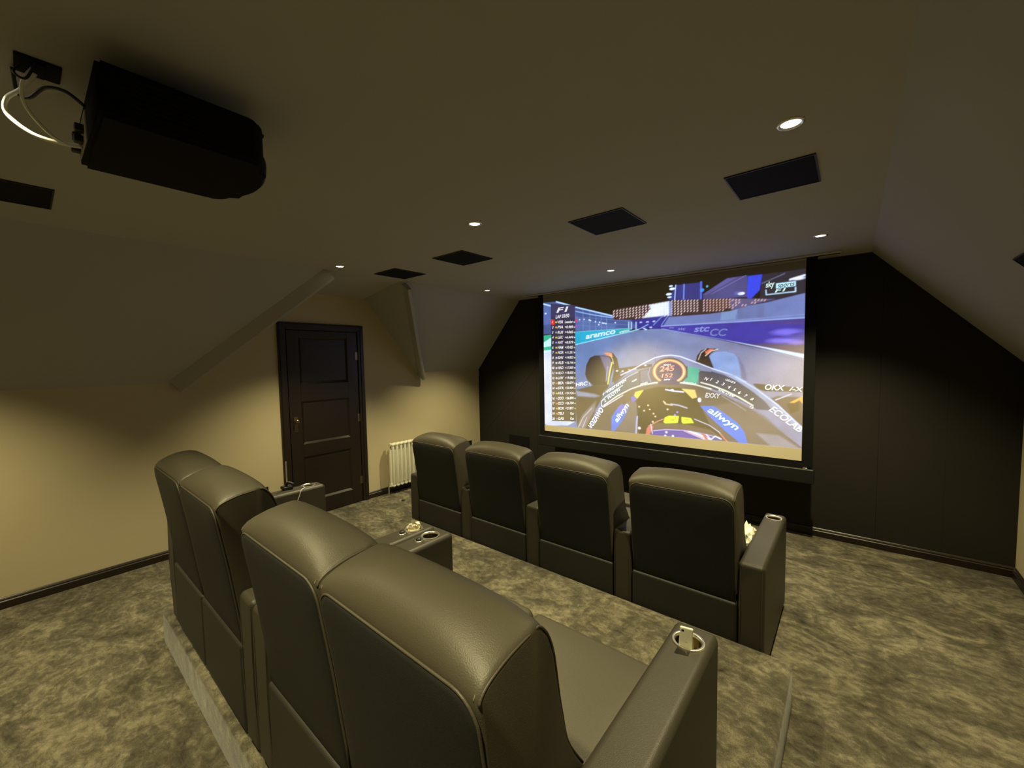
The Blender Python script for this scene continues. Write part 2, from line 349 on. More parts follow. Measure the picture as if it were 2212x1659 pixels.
# ------------------------------------------------------------------ projection screen
PAINT=[
('G',[(-0.001,1.123),(0.474,1.12),(1.231,1.22),(1.507,1.225),(2.733,0.903),(2.736,0.09),(0.003,0.031)],(104,124,160),(140,136,156),(0.847,1.182),(2.226,0.66),1.0),
('P',[(-0.002,1.046),(0.123,1.05),(0.119,0.111),(-0.001,0.083)],(205,208,222),1.0,0.0),
('P',[(0.113,0.137),(0.465,0.158),(0.349,0.097),(-0.001,0.066)],(200,205,220),1.0,0.0),
('P',[(2.405,1.649),(2.721,1.651),(2.725,1.437),(2.388,1.392)],(38,34,46),0.9,0.0035),
('P',[(1.642,1.65),(1.897,1.649),(1.893,1.481),(1.582,1.508)],(48,48,112),1,0.0027),
('P',[(1.911,1.531),(2.122,1.654),(2.289,1.658),(2.297,1.462),(1.911,1.477)],(74,68,112),1,0.0025),
('P',[(2.122,1.654),(2.212,1.656),(1.935,1.516),(1.911,1.531)],(96,88,140),0.8,0.0024),
('P',[(2.294,1.65),(2.407,1.65),(2.389,1.512),(2.324,1.445),(2.292,1.451)],(50,66,205),1,0.0012),
('L',[(2.406,1.569),(2.576,1.633)],0.008,(120,115,140),0.7),
('E',2.673,1.577,0.062,0.0176,(235,232,245),1,0.5),
('L',[(2.616,1.574),(2.718,1.598)],0.0154,(240,240,250),0.9),
('L',[(2.278,1.659),(1.984,1.523)],0.0058,(130,122,170),0.7),
('E',2.242,1.499,0.0286,0.0132,(245,245,255),1.0,0.15),
('E',2.214,1.506,0.044,0.024,(130,130,200),0.5,0.9),
('L',[(1.65,1.653),(1.64,1.502)],0.0068,(200,225,245),1.0),
('L',[(1.731,1.648),(1.728,1.496)],0.0108,(120,140,215),1.0),
('L',[(1.892,1.65),(1.891,1.312)],0.0182,(84,104,215),1.0),
('E',1.901,1.571,0.0192,0.0169,(60,150,215),1.0,0.15),
('E',1.947,1.602,0.0096,0.0104,(90,190,190),1.0,0.15),
('E',1.615,1.619,0.0286,0.0117,(235,245,255),1.0,0.15),
('E',1.582,1.569,0.0286,0.0117,(235,245,255),1.0,0.15),
('E',1.601,1.648,0.0196,0.0078,(220,235,255),1.0,0.15),
('E',1.588,1.538,0.0224,0.0078,(225,235,250),1.0,0.15),
('P',[(0.008,1.641),(0.202,1.637),(0.964,1.401),(1.178,1.34),(1.261,1.24),(1.155,1.24),(0.476,1.257),(0.001,1.239)],(66,84,132),1,0.0038),
('P',[(0.008,1.632),(0.181,1.573),(0.478,1.473),(0.496,1.392),(0.003,1.361)],(92,112,165),0.7,0.0057),
('P',[(0.478,1.425),(1.013,1.293),(0.947,1.237),(0.476,1.257)],(88,108,152),0.8,0.0051),
('L',[(0.008,1.626),(0.181,1.57)],0.0171,(190,225,245),1.0),
('L',[(0.201,1.634),(0.404,1.568)],0.0162,(190,225,245),1.0),
('L',[(0.479,1.54),(0.764,1.456),(0.951,1.399)],0.0136,(190,222,245),1.0),
('L',[(0.478,1.492),(0.712,1.43),(0.951,1.38)],0.0105,(150,185,225),1.0),
('L',[(0.579,1.51),(0.577,1.259)],0.0051,(140,165,205),0.7),
('L',[(0.668,1.486),(0.666,1.254)],0.0049,(140,165,205),0.7),
('L',[(0.747,1.465),(0.745,1.249)],0.0048,(140,165,205),0.7),
('L',[(0.815,1.447),(0.814,1.245)],0.0048,(140,165,205),0.7),
('L',[(0.882,1.429),(0.881,1.241)],0.0048,(140,165,205),0.7),
('L',[(0.478,1.425),(1.17,1.323)],0.0051,(110,135,180),0.7),
('L',[(0.477,1.377),(1.17,1.279)],0.0053,(110,135,180),0.7),
('L',[(0.477,1.329),(1.17,1.236)],0.0051,(110,135,180),0.7),
('E',0.529,1.388,0.009,0.008,(225,240,255),1.0,0.15),
('E',0.591,1.388,0.009,0.008,(225,240,255),1.0,0.15),
('E',0.676,1.367,0.009,0.0075,(225,240,255),1.0,0.15),
('E',0.783,1.312,0.009,0.008,(225,240,255),1.0,0.15),
('E',0.741,1.35,0.0085,0.0075,(225,240,255),1.0,0.15),
('E',0.794,1.339,0.0085,0.008,(225,240,255),1.0,0.15),
('E',0.831,1.328,0.0085,0.0075,(225,240,255),1.0,0.15),
('E',0.848,1.324,0.0085,0.0075,(225,240,255),1.0,0.15),
('E',0.873,1.319,0.0085,0.0075,(225,240,255),1.0,0.15),
('E',0.988,1.32,0.0085,0.0075,(225,240,255),1.0,0.15),
('E',0.658,1.376,0.009,0.0075,(225,240,255),1.0,0.15),
('E',0.486,1.385,0.0152,0.0224,(230,60,90),1.0,0.15),
('E',0.482,1.316,0.0152,0.0144,(170,60,190),1.0,0.15),
('E',0.037,1.503,0.0147,0.0102,(210,235,255),1.0,0.15),
('P',[(1.17,1.333),(1.589,1.353),(1.603,1.253),(1.507,1.218),(1.261,1.233)],(44,40,125),1,0.0015),
('E',1.284,1.303,0.0154,0.007,(190,190,235),1.0,0.15),
('E',1.357,1.302,0.0165,0.007,(190,190,235),1.0,0.15),
('E',1.427,1.303,0.0154,0.007,(190,190,235),1.0,0.15),
('E',1.321,1.236,0.0154,0.007,(190,190,235),1.0,0.15),
('E',1.394,1.242,0.0154,0.007,(190,190,235),1.0,0.15),
('L',[(1.269,1.233),(1.365,1.276)],0.0075,(150,185,225),1.0),
('L',[(1.422,1.265),(1.507,1.343),(1.582,1.364)],0.0087,(110,140,190),1.0),
('L',[(1.507,1.26),(1.569,1.345)],0.0084,(120,150,195),1.0),
('L',[(1.147,1.313),(1.147,1.24)],0.013,(185,205,215),0.9),
('L',[(1.178,1.311),(1.178,1.238)],0.0135,(185,205,215),0.9),
('L',[(1.231,1.307),(1.231,1.235)],0.013,(185,205,215),0.9),
('E',1.365,1.229,0.0308,0.007,(20,24,40),1.0,0.15),
('E',1.338,1.223,0.015,0.006,(200,220,240),1.0,0.15),
('P',[(1.583,1.337),(1.925,1.338),(2.238,1.377),(2.43,1.394),(2.725,1.447),(2.729,1.236),(1.521,1.242)],(112,122,165),1,0.0027),
('P',[(2.08,1.36),(2.216,1.373),(2.195,1.263),(2.069,1.266)],(140,165,190),0.6,0.0058),
('P',[(2.216,1.373),(2.43,1.388),(2.422,1.27),(2.217,1.267)],(98,104,135),0.6,0.006),
('L',[(1.507,1.246),(1.986,1.243),(2.727,1.239)],0.0126,(150,158,205),1.0),
('L',[(1.864,1.249),(2.726,1.268)],0.0052,(150,158,205),0.6),
('P',[(1.514,1.242),(1.986,1.237),(2.729,1.227),(2.735,0.92),(1.507,1.218)],(62,52,146),1,0.0013),
('P',[(2.287,1.034),(2.733,1.017),(2.736,0.903),(2.221,1.031)],(92,66,62),0.8,0.0092),
('P',[(2.729,1.222),(2.327,1.222),(2.73,1.177)],(84,60,100),0.6,0.0063),
('E',2.596,1.125,0.144,0.0374,(128,110,214),0.9,0.6),
('E',2.567,1.053,0.15,0.0312,(128,110,214),0.9,0.6),
('E',2.692,1.101,0.08,0.0154,(62,52,150),1,0.5),
('E',2.635,1.073,0.12,0.011,(70,56,160),0.9,0.5),
('E',2.675,1.031,0.081,0.0264,(156,120,214),0.8,0.7),
('P',[(0.956,1.459),(1.013,1.475),(1.589,1.498),(1.722,1.497),(2.159,1.465),(2.345,1.443),(2.511,1.418),(2.325,1.389),(2.16,1.347),(1.973,1.334),(1.603,1.335),(1.589,1.353),(1.201,1.335),(0.972,1.353)],(60,38,36),1,0.0016),
('P',[(2.147,1.464),(2.511,1.42),(2.325,1.389),(2.16,1.347)],(112,108,150),0.55,0.0048),
('L',[(0.965,1.441),(0.978,1.455)],0.0093,(245,208,190),0.95),
('L',[(0.964,1.413),(0.977,1.426)],0.0096,(245,208,190),0.95),
('L',[(0.964,1.384),(0.977,1.398)],0.0096,(245,208,190),0.95),
('L',[(1.003,1.443),(1.016,1.457)],0.009,(245,208,190),0.95),
('L',[(1.003,1.415),(1.016,1.429)],0.0093,(245,208,190),0.95),
('L',[(1.003,1.387),(1.016,1.401)],0.0093,(245,208,190),0.95),
('L',[(1.042,1.446),(1.055,1.459)],0.0093,(245,208,190),0.95),
('L',[(1.042,1.418),(1.055,1.431)],0.0093,(245,208,190),0.95),
('L',[(1.042,1.39),(1.054,1.403)],0.0093,(245,208,190),0.95),
('L',[(1.042,1.361),(1.054,1.375)],0.009,(245,208,190),0.95),
('L',[(1.08,1.448),(1.092,1.462)],0.009,(245,208,190),0.95),
('L',[(1.08,1.42),(1.092,1.434)],0.009,(245,208,190),0.95),
('L',[(1.08,1.392),(1.092,1.406)],0.0087,(245,208,190),0.95),
('L',[(1.08,1.364),(1.092,1.378)],0.0087,(245,208,190),0.95),
('L',[(1.118,1.451),(1.13,1.464)],0.009,(245,208,190),0.95),
('L',[(1.117,1.423),(1.13,1.436)],0.0093,(245,208,190),0.95),
('L',[(1.117,1.395),(1.13,1.409)],0.0093,(245,208,190),0.95),
('L',[(1.117,1.367),(1.13,1.381)],0.0093,(245,208,190),0.95),
('L',[(1.155,1.453),(1.167,1.466)],0.009,(245,208,190),0.95),
('L',[(1.155,1.425),(1.167,1.439)],0.0087,(245,208,190),0.95),
('L',[(1.155,1.398),(1.167,1.411)],0.009,(245,208,190),0.95),
('L',[(1.155,1.37),(1.167,1.384)],0.009,(245,208,190),0.95),
('L',[(1.192,1.455),(1.204,1.469)],0.0087,(245,208,190),0.95),
('L',[(1.192,1.428),(1.204,1.441)],0.009,(245,208,190),0.95),
('L',[(1.192,1.4),(1.204,1.414)],0.0087,(245,208,190),0.95),
('L',[(1.192,1.373),(1.204,1.386)],0.009,(245,208,190),0.95),
('L',[(1.228,1.458),(1.24,1.471)],0.009,(245,208,190),0.95),
('L',[(1.228,1.43),(1.24,1.444)],0.0087,(245,208,190),0.95),
('L',[(1.228,1.403),(1.24,1.416)],0.0087,(245,208,190),0.95),
('L',[(1.228,1.376),(1.24,1.389)],0.009,(245,208,190),0.95),
('L',[(1.228,1.348),(1.24,1.362)],0.0087,(245,208,190),0.95),
('L',[(1.264,1.46),(1.276,1.473)],0.0087,(245,208,190),0.95),
('L',[(1.264,1.433),(1.276,1.446)],0.009,(245,208,190),0.95),
('L',[(1.264,1.406),(1.276,1.419)],0.009,(245,208,190),0.95),
('L',[(1.264,1.378),(1.276,1.392)],0.0087,(245,208,190),0.95),
('L',[(1.264,1.351),(1.276,1.364)],0.0087,(245,208,190),0.95),
('L',[(1.3,1.462),(1.312,1.475)],0.0087,(245,208,190),0.95),
('L',[(1.3,1.435),(1.312,1.448)],0.0087,(245,208,190),0.95),
('L',[(1.3,1.408),(1.312,1.421)],0.0087,(245,208,190),0.95),
('L',[(1.3,1.381),(1.312,1.394)],0.0087,(245,208,190),0.95),
('L',[(1.3,1.354),(1.312,1.367)],0.0087,(245,208,190),0.95),
('L',[(1.335,1.465),(1.347,1.478)],0.009,(245,208,190),0.95),
('L',[(1.335,1.438),(1.347,1.451)],0.009,(245,208,190),0.95),
('L',[(1.335,1.411),(1.347,1.424)],0.009,(245,208,190),0.95),
('L',[(1.335,1.384),(1.347,1.397)],0.009,(245,208,190),0.95),
('L',[(1.335,1.357),(1.347,1.37)],0.009,(245,208,190),0.95),
('L',[(1.37,1.467),(1.382,1.48)],0.0084,(245,208,190),0.95),
('L',[(1.37,1.44),(1.382,1.453)],0.0087,(245,208,190),0.95),
('L',[(1.37,1.413),(1.382,1.426)],0.0087,(245,208,190),0.95),
('L',[(1.37,1.386),(1.382,1.399)],0.0087,(245,208,190),0.95),
('L',[(1.37,1.359),(1.382,1.373)],0.0087,(245,208,190),0.95),
('L',[(1.405,1.469),(1.416,1.482)],0.0084,(245,208,190),0.95),
('L',[(1.405,1.442),(1.416,1.455)],0.0084,(245,208,190),0.95),
('L',[(1.405,1.416),(1.416,1.429)],0.0084,(245,208,190),0.95),
('L',[(1.405,1.389),(1.416,1.402)],0.0084,(245,208,190),0.95),
('L',[(1.405,1.362),(1.416,1.375)],0.0084,(245,208,190),0.95),
('L',[(1.439,1.471),(1.45,1.484)],0.0084,(245,208,190),0.95),
('L',[(1.439,1.445),(1.45,1.457)],0.0084,(245,208,190),0.95),
('L',[(1.439,1.418),(1.45,1.431)],0.0084,(245,208,190),0.95),
('L',[(1.439,1.391),(1.45,1.404)],0.0081,(245,208,190),0.95),
('L',[(1.439,1.365),(1.45,1.378)],0.0084,(245,208,190),0.95),
('L',[(1.473,1.473),(1.484,1.486)],0.0084,(245,208,190),0.95),
('L',[(1.473,1.447),(1.484,1.46)],0.0084,(245,208,190),0.95),
('L',[(1.473,1.42),(1.484,1.433)],0.0081,(245,208,190),0.95),
('L',[(1.473,1.394),(1.484,1.407)],0.0084,(245,208,190),0.95),
('L',[(1.473,1.368),(1.484,1.381)],0.0084,(245,208,190),0.95),
('L',[(1.506,1.475),(1.517,1.488)],0.0081,(245,208,190),0.95),
('L',[(1.506,1.449),(1.517,1.462)],0.0084,(245,208,190),0.95),
('L',[(1.507,1.423),(1.518,1.436)],0.0081,(245,208,190),0.95),
('L',[(1.507,1.397),(1.518,1.409)],0.0084,(245,208,190),0.95),
('L',[(1.507,1.37),(1.518,1.383)],0.0084,(245,208,190),0.95),
('L',[(1.54,1.478),(1.55,1.49)],0.0081,(245,208,190),0.95),
('L',[(1.54,1.451),(1.551,1.464)],0.0078,(245,208,190),0.95),
('L',[(1.54,1.425),(1.551,1.438)],0.0081,(245,208,190),0.95),
('L',[(1.54,1.399),(1.551,1.412)],0.0084,(245,208,190),0.95),
('L',[(1.54,1.373),(1.551,1.386)],0.0084,(245,208,190),0.95),
('L',[(1.54,1.347),(1.551,1.36)],0.0084,(245,208,190),0.95),
('L',[(1.572,1.48),(1.583,1.492)],0.0084,(245,208,190),0.95),
('L',[(1.573,1.454),(1.583,1.466)],0.0081,(245,208,190),0.95),
('L',[(1.573,1.428),(1.583,1.44)],0.0081,(245,208,190),0.95),
('L',[(1.573,1.402),(1.584,1.414)],0.0081,(245,208,190),0.95),
('L',[(1.573,1.376),(1.584,1.388)],0.0084,(245,208,190),0.95),
('L',[(1.573,1.349),(1.584,1.362)],0.0081,(245,208,190),0.95),
('L',[(1.605,1.487),(1.616,1.499)],0.0081,(245,208,190),0.95),
('L',[(1.605,1.461),(1.616,1.474)],0.0084,(245,208,190),0.95),
('L',[(1.605,1.435),(1.616,1.448)],0.0081,(245,208,190),0.95),
('L',[(1.605,1.409),(1.616,1.422)],0.0081,(245,208,190),0.95),
('L',[(1.605,1.383),(1.616,1.396)],0.0081,(245,208,190),0.95),
('L',[(1.606,1.357),(1.616,1.37)],0.0078,(245,208,190),0.95),
('L',[(1.637,1.485),(1.648,1.497)],0.0084,(245,208,190),0.95),
('L',[(1.637,1.459),(1.648,1.471)],0.0084,(245,208,190),0.95),
('L',[(1.637,1.433),(1.648,1.446)],0.0081,(245,208,190),0.95),
('L',[(1.638,1.407),(1.648,1.42)],0.0078,(245,208,190),0.95),
('L',[(1.638,1.382),(1.648,1.394)],0.0081,(245,208,190),0.95),
('L',[(1.638,1.356),(1.649,1.368)],0.0081,(245,208,190),0.95),
('L',[(1.669,1.482),(1.68,1.495)],0.0078,(245,208,190),0.95),
('L',[(1.669,1.457),(1.68,1.469)],0.0081,(245,208,190),0.95),
('L',[(1.669,1.431),(1.68,1.443)],0.0081,(245,208,190),0.95),
('L',[(1.67,1.405),(1.68,1.418)],0.0078,(245,208,190),0.95),
('L',[(1.67,1.38),(1.68,1.392)],0.0081,(245,208,190),0.95),
('L',[(1.67,1.354),(1.68,1.367)],0.0078,(245,208,190),0.95),
('L',[(1.701,1.48),(1.711,1.492)],0.0078,(245,208,190),0.95),
('L',[(1.701,1.454),(1.711,1.467)],0.0078,(245,208,190),0.95),
('L',[(1.701,1.429),(1.711,1.441)],0.0078,(245,208,190),0.95),
('L',[(1.701,1.403),(1.712,1.416)],0.0078,(245,208,190),0.95),
('L',[(1.701,1.378),(1.712,1.39)],0.0084,(245,208,190),0.95),
('L',[(1.702,1.352),(1.712,1.365)],0.0078,(245,208,190),0.95),
('L',[(1.732,1.478),(1.742,1.49)],0.0081,(245,208,190),0.95),
('L',[(1.732,1.452),(1.743,1.465)],0.0078,(245,208,190),0.95),
('L',[(1.732,1.427),(1.743,1.439)],0.0078,(245,208,190),0.95),
('L',[(1.733,1.402),(1.743,1.414)],0.0081,(245,208,190),0.95),
('L',[(1.733,1.376),(1.743,1.389)],0.0078,(245,208,190),0.95),
('L',[(1.763,1.475),(1.773,1.488)],0.0078,(245,208,190),0.95),
('L',[(1.763,1.45),(1.773,1.462)],0.0078,(245,208,190),0.95),
('L',[(1.763,1.425),(1.774,1.437)],0.0078,(245,208,190),0.95),
('L',[(1.764,1.4),(1.774,1.412)],0.0078,(245,208,190),0.95),
('L',[(1.764,1.374),(1.774,1.387)],0.0078,(245,208,190),0.95),
('L',[(1.794,1.473),(1.804,1.485)],0.0078,(245,208,190),0.95),
('L',[(1.794,1.448),(1.804,1.46)],0.0078,(245,208,190),0.95),
('L',[(1.794,1.423),(1.804,1.435)],0.0078,(245,208,190),0.95),
('L',[(1.794,1.398),(1.804,1.41)],0.0078,(245,208,190),0.95),
('L',[(1.795,1.373),(1.805,1.385)],0.0078,(245,208,190),0.95),
('L',[(1.824,1.471),(1.834,1.483)],0.0078,(245,208,190),0.95),
('L',[(1.824,1.446),(1.834,1.458)],0.0078,(245,208,190),0.95),
('L',[(1.825,1.421),(1.835,1.433)],0.0075,(245,208,190),0.95),
('L',[(1.825,1.396),(1.835,1.408)],0.0075,(245,208,190),0.95),
('L',[(1.825,1.371),(1.835,1.383)],0.0078,(245,208,190),0.95),
('L',[(1.854,1.469),(1.864,1.481)],0.0078,(245,208,190),0.95),
('L',[(1.855,1.444),(1.864,1.456)],0.0075,(245,208,190),0.95),
('L',[(1.855,1.419),(1.865,1.431)],0.0075,(245,208,190),0.95),
('L',[(1.855,1.394),(1.865,1.406)],0.0078,(245,208,190),0.95),
('L',[(1.855,1.369),(1.865,1.381)],0.0078,(245,208,190),0.95),
('L',[(1.914,1.464),(1.924,1.476)],0.0075,(245,208,190),0.95),
('L',[(1.914,1.44),(1.924,1.452)],0.0075,(245,208,190),0.95),
('L',[(1.914,1.415),(1.924,1.427)],0.0078,(245,208,190),0.95),
('L',[(1.915,1.39),(1.924,1.402)],0.0075,(245,208,190),0.95),
('L',[(1.915,1.366),(1.924,1.378)],0.0075,(245,208,190),0.95),
('L',[(1.943,1.462),(1.953,1.474)],0.0075,(250,190,160),0.95),
('L',[(1.943,1.438),(1.953,1.45)],0.0078,(250,190,160),0.95),
('L',[(1.944,1.413),(1.953,1.425)],0.0075,(250,190,160),0.95),
('L',[(1.944,1.389),(1.953,1.401)],0.0075,(250,190,160),0.95),
('L',[(1.944,1.364),(1.954,1.376)],0.0075,(250,190,160),0.95),
('L',[(1.972,1.46),(1.982,1.472)],0.0075,(250,190,160),0.95),
('L',[(1.972,1.436),(1.982,1.448)],0.0075,(250,190,160),0.95),
('L',[(1.973,1.411),(1.982,1.423)],0.0075,(250,190,160),0.95),
('L',[(1.973,1.387),(1.982,1.399)],0.0075,(250,190,160),0.95),
('L',[(1.973,1.362),(1.983,1.374)],0.0075,(250,190,160),0.95),
('L',[(2.001,1.458),(2.01,1.47)],0.0075,(250,190,160),0.95),
('L',[(2.001,1.434),(2.011,1.446)],0.0075,(250,190,160),0.95),
('L',[(2.001,1.409),(2.011,1.421)],0.0072,(250,190,160),0.95),
('L',[(2.002,1.385),(2.011,1.397)],0.0075,(250,190,160),0.95),
('L',[(2.002,1.361),(2.011,1.373)],0.0075,(250,190,160),0.95),
('L',[(2.029,1.456),(2.039,1.468)],0.0075,(250,190,160),0.95),
('L',[(2.03,1.432),(2.039,1.444)],0.0072,(250,190,160),0.95),
('L',[(2.03,1.408),(2.039,1.419)],0.0075,(250,190,160),0.95),
('L',[(2.03,1.383),(2.04,1.395)],0.0072,(250,190,160),0.95),
('L',[(2.03,1.359),(2.04,1.371)],0.0075,(250,190,160),0.95),
('L',[(2.058,1.454),(2.067,1.466)],0.0072,(250,190,160),0.95),
('L',[(2.058,1.43),(2.067,1.442)],0.0075,(250,190,160),0.95),
('L',[(2.058,1.406),(2.067,1.418)],0.0075,(250,190,160),0.95),
('L',[(2.058,1.382),(2.068,1.393)],0.0075,(250,190,160),0.95),
('L',[(2.059,1.357),(2.068,1.369)],0.0069,(250,190,160),0.95),
('L',[(2.086,1.452),(2.095,1.464)],0.0072,(250,190,160),0.95),
('L',[(2.086,1.428),(2.095,1.44)],0.0072,(250,190,160),0.95),
('L',[(2.086,1.404),(2.095,1.416)],0.0075,(250,190,160),0.95),
('L',[(2.086,1.38),(2.096,1.392)],0.0075,(250,190,160),0.95),
('L',[(2.087,1.356),(2.096,1.368)],0.0072,(250,190,160),0.95),
('L',[(2.113,1.45),(2.122,1.461)],0.0075,(250,190,160),0.95),
('L',[(2.114,1.426),(2.123,1.438)],0.0072,(250,190,160),0.95),
('L',[(2.114,1.402),(2.123,1.414)],0.0069,(250,190,160),0.95),
('L',[(2.114,1.378),(2.123,1.39)],0.0072,(250,190,160),0.95),
('L',[(2.141,1.448),(2.15,1.459)],0.0072,(250,190,160),0.95),
('L',[(2.141,1.424),(2.15,1.436)],0.0072,(250,190,160),0.95),
('L',[(2.141,1.4),(2.15,1.412)],0.0072,(250,190,160),0.95),
('L',[(2.142,1.377),(2.151,1.388)],0.0072,(250,190,160),0.95),
('L',[(2.168,1.441),(2.177,1.452)],0.0072,(250,190,160),0.95),
('L',[(2.169,1.393),(2.178,1.405)],0.0069,(250,190,160),0.95),
('L',[(2.169,1.37),(2.178,1.381)],0.0072,(250,190,160),0.95),
('L',[(2.195,1.438),(2.204,1.449)],0.0072,(250,190,160),0.95),
('L',[(2.195,1.414),(2.204,1.426)],0.0072,(250,190,160),0.95),
('L',[(2.196,1.391),(2.205,1.402)],0.0072,(250,190,160),0.95),
('L',[(2.222,1.435),(2.231,1.446)],0.0069,(250,190,160),0.95),
('L',[(2.222,1.412),(2.231,1.423)],0.0072,(250,190,160),0.95),
('L',[(2.249,1.386),(2.258,1.397)],0.0072,(250,190,160),0.95),
('L',[(2.275,1.383),(2.284,1.394)],0.0069,(250,190,160),0.95),
('L',[(2.327,1.401),(2.335,1.412)],0.0069,(250,190,160),0.95),
('L',[(2.352,1.421),(2.36,1.433)],0.0069,(250,190,160),0.95),
('L',[(2.352,1.398),(2.361,1.41)],0.0069,(250,190,160),0.95),
('L',[(2.378,1.419),(2.386,1.43)],0.0066,(250,190,160),0.95),
('L',[(2.403,1.416),(2.411,1.427)],0.0066,(250,190,160),0.95),
('L',[(2.428,1.413),(2.436,1.424)],0.0063,(250,190,160),0.95),
('P',[(1.379,1.48),(1.582,1.496),(1.583,1.356),(1.306,1.348),(1.393,1.436)],(240,240,240),0.85,0.007),
('P',[(1.582,1.494),(1.613,1.494),(1.614,1.341),(1.583,1.351)],(150,160,205),0.7,0.0013),
('P',[(0.466,1.246),(1.008,1.246),(1.007,1.192),(0.465,1.095)],(20,168,188),1.0,0.0),
('P',[(1.008,1.246),(1.165,1.245),(1.165,1.215),(1.007,1.192)],(42,172,160),1.0,0.0),
('L',[(0.465,1.092),(1.17,1.212),(1.261,1.23)],0.0085,(165,235,240),1.0),
('L',[(0.466,1.248),(1.17,1.246)],0.0035,(150,220,225),1.0),
('P',[(0.001,1.225),(0.117,1.233),(0.116,1.189),(-0.0,1.14)],(40,178,128),1.0,0.0),
('P',[(-0.0,1.14),(0.117,1.194),(0.115,1.088),(-0.001,1.075)],(200,240,232),1.0,0.0),
('P',[(-0.001,1.078),(0.115,1.088),(0.118,1.042),(0.002,1.033)],(44,182,132),1.0,0.0),
('P',[(-0.002,1.034),(0.114,1.042),(0.114,1.017),(0.002,1.003)],(205,240,235),1.0,0.0),
('P',[(1.5,1.221),(1.528,1.217),(2.732,0.928),(2.733,0.894),(2.437,0.986),(2.106,1.077)],(205,222,245),1.0,0.0),
('L',[(1.684,1.169),(2.221,1.018),(2.734,0.868)],0.0108,(120,124,150),0.6),
('P',[(0.6,0.733),(0.615,0.845),(0.664,0.932),(0.726,0.957),(0.846,0.958),(0.946,0.934),(0.962,0.813),(0.925,0.69),(0.903,0.61),(0.706,0.604),(0.626,0.669)],(40,34,36),1,0.0034),
('P',[(0.795,0.953),(0.921,0.935),(0.946,0.843),(0.921,0.736),(0.887,0.628),(0.871,0.782)],(120,110,140),0.75,0.0099),
('P',[(0.841,0.986),(0.897,0.996),(0.955,0.983),(1.011,0.918),(1.04,0.782),(1.051,0.707),(0.945,0.645),(0.97,0.782),(0.954,0.874),(0.913,0.935)],(30,22,20),1,0.0017),
('P',[(0.841,0.986),(0.897,0.992),(0.946,0.98),(0.956,0.934),(0.921,0.942),(0.88,0.959)],(228,140,96),1,0.0017),
('L',[(0.922,0.958),(0.954,0.911),(0.966,0.858)],0.0064,(240,215,150),1.0),
('L',[(0.946,0.874),(0.921,0.782),(0.895,0.628)],0.0144,(240,226,90),1.0),
('L',[(0.893,0.828),(0.879,0.736),(0.872,0.658)],0.0078,(190,190,225),0.7),
('P',[(1.849,0.879),(1.861,0.932),(1.897,0.984),(1.959,1.004),(2.025,0.999),(2.049,0.986),(1.989,0.955),(1.965,0.916),(1.944,0.825),(1.855,0.852)],(48,30,24),1,0.0014),
('P',[(1.934,0.969),(1.977,0.997),(2.013,0.996),(1.977,0.962),(1.943,0.946)],(238,120,80),1.0,0.0),
('L',[(1.938,0.93),(1.989,0.975),(2.049,0.99)],0.0078,(250,215,170),1.0),
('L',[(1.873,0.892),(1.897,0.96),(1.943,0.995)],0.0054,(235,215,190),1.0),
('P',[(1.944,0.838),(1.959,0.91),(2.013,0.961),(2.108,0.969),(2.188,0.944),(2.256,0.861),(2.296,0.762),(2.305,0.656),(2.225,0.679),(2.11,0.76)],(140,160,195),1,0.0025),
('P',[(2.222,0.912),(2.268,0.843),(2.297,0.762),(2.306,0.652),(2.259,0.661),(2.246,0.786)],(110,98,122),0.85,0.0096),
('P',[(1.935,0.904),(1.971,0.929),(1.99,0.877),(2.015,0.812),(1.979,0.805),(1.939,0.828)],(58,40,32),1,0.005),
('L',[(1.443,0.957),(1.444,0.826)],0.0042,(60,60,70),1.0),
('L',[(1.461,1.045),(1.462,1.017)],0.0043,(80,80,90),1.0),
('P',[(1.011,0.805),(1.17,0.827),(1.409,0.855),(1.409,0.824),(1.17,0.783),(1.011,0.76)],(44,38,40),1,0.0031),
('E',1.008,0.778,0.0144,0.0075,(225,225,230),1.0,0.15),
('E',1.075,0.775,0.0144,0.0075,(225,225,230),1.0,0.15),
('E',1.099,0.756,0.0144,0.0075,(225,225,230),1.0,0.15),
('E',1.154,0.79,0.0144,0.0075,(225,225,230),1.0,0.15),
('E',1.336,0.838,0.0135,0.007,(225,225,230),1.0,0.15),
('P',[(0.945,0.69),(1.075,0.768),(1.17,0.798),(1.075,0.708),(0.978,0.63)],(60,44,46),0.9,0.0048),
('P',[(0.469,0.544),(0.706,0.608),(0.912,0.613),(0.844,0.494),(0.739,0.324),(0.648,0.076),(0.483,0.093),(0.466,0.29)],(58,46,36),1,0.0085),
('P',[(0.468,0.536),(0.561,0.523),(0.723,0.505),(0.792,0.484),(0.722,0.466),(0.487,0.471)],(172,178,200),0.55,0.0108),
('P',[(0.483,0.093),(0.559,0.247),(0.74,0.419),(0.721,0.307),(0.594,0.087)],(150,135,125),0.7,0.014),
('L',[(0.502,0.091),(0.568,0.215),(0.686,0.336)],0.0085,(220,205,215),0.8),
('L',[(0.557,0.09),(0.617,0.219)],0.0087,(220,200,220),0.8),
('P',[(0.843,0.377),(1.075,0.542),(1.321,0.624),(1.593,0.659),(1.856,0.638),(2.112,0.548),(2.339,0.427),(2.736,0.113),(0.666,0.078)],(92,78,66),1,0.0048),
('P',[(1.223,0.503),(1.321,0.573),(1.467,0.611),(1.714,0.607),(1.844,0.544),(1.909,0.413),(1.984,0.258),(2.141,0.123),(1.262,0.091),(1.239,0.341)],(22,14,4),1,0.0031),
('P',[(1.01,0.341),(1.2,0.472),(1.239,0.415),(1.246,0.253),(1.223,0.094),(0.943,0.097)],(116,104,92),0.8,0.0093),
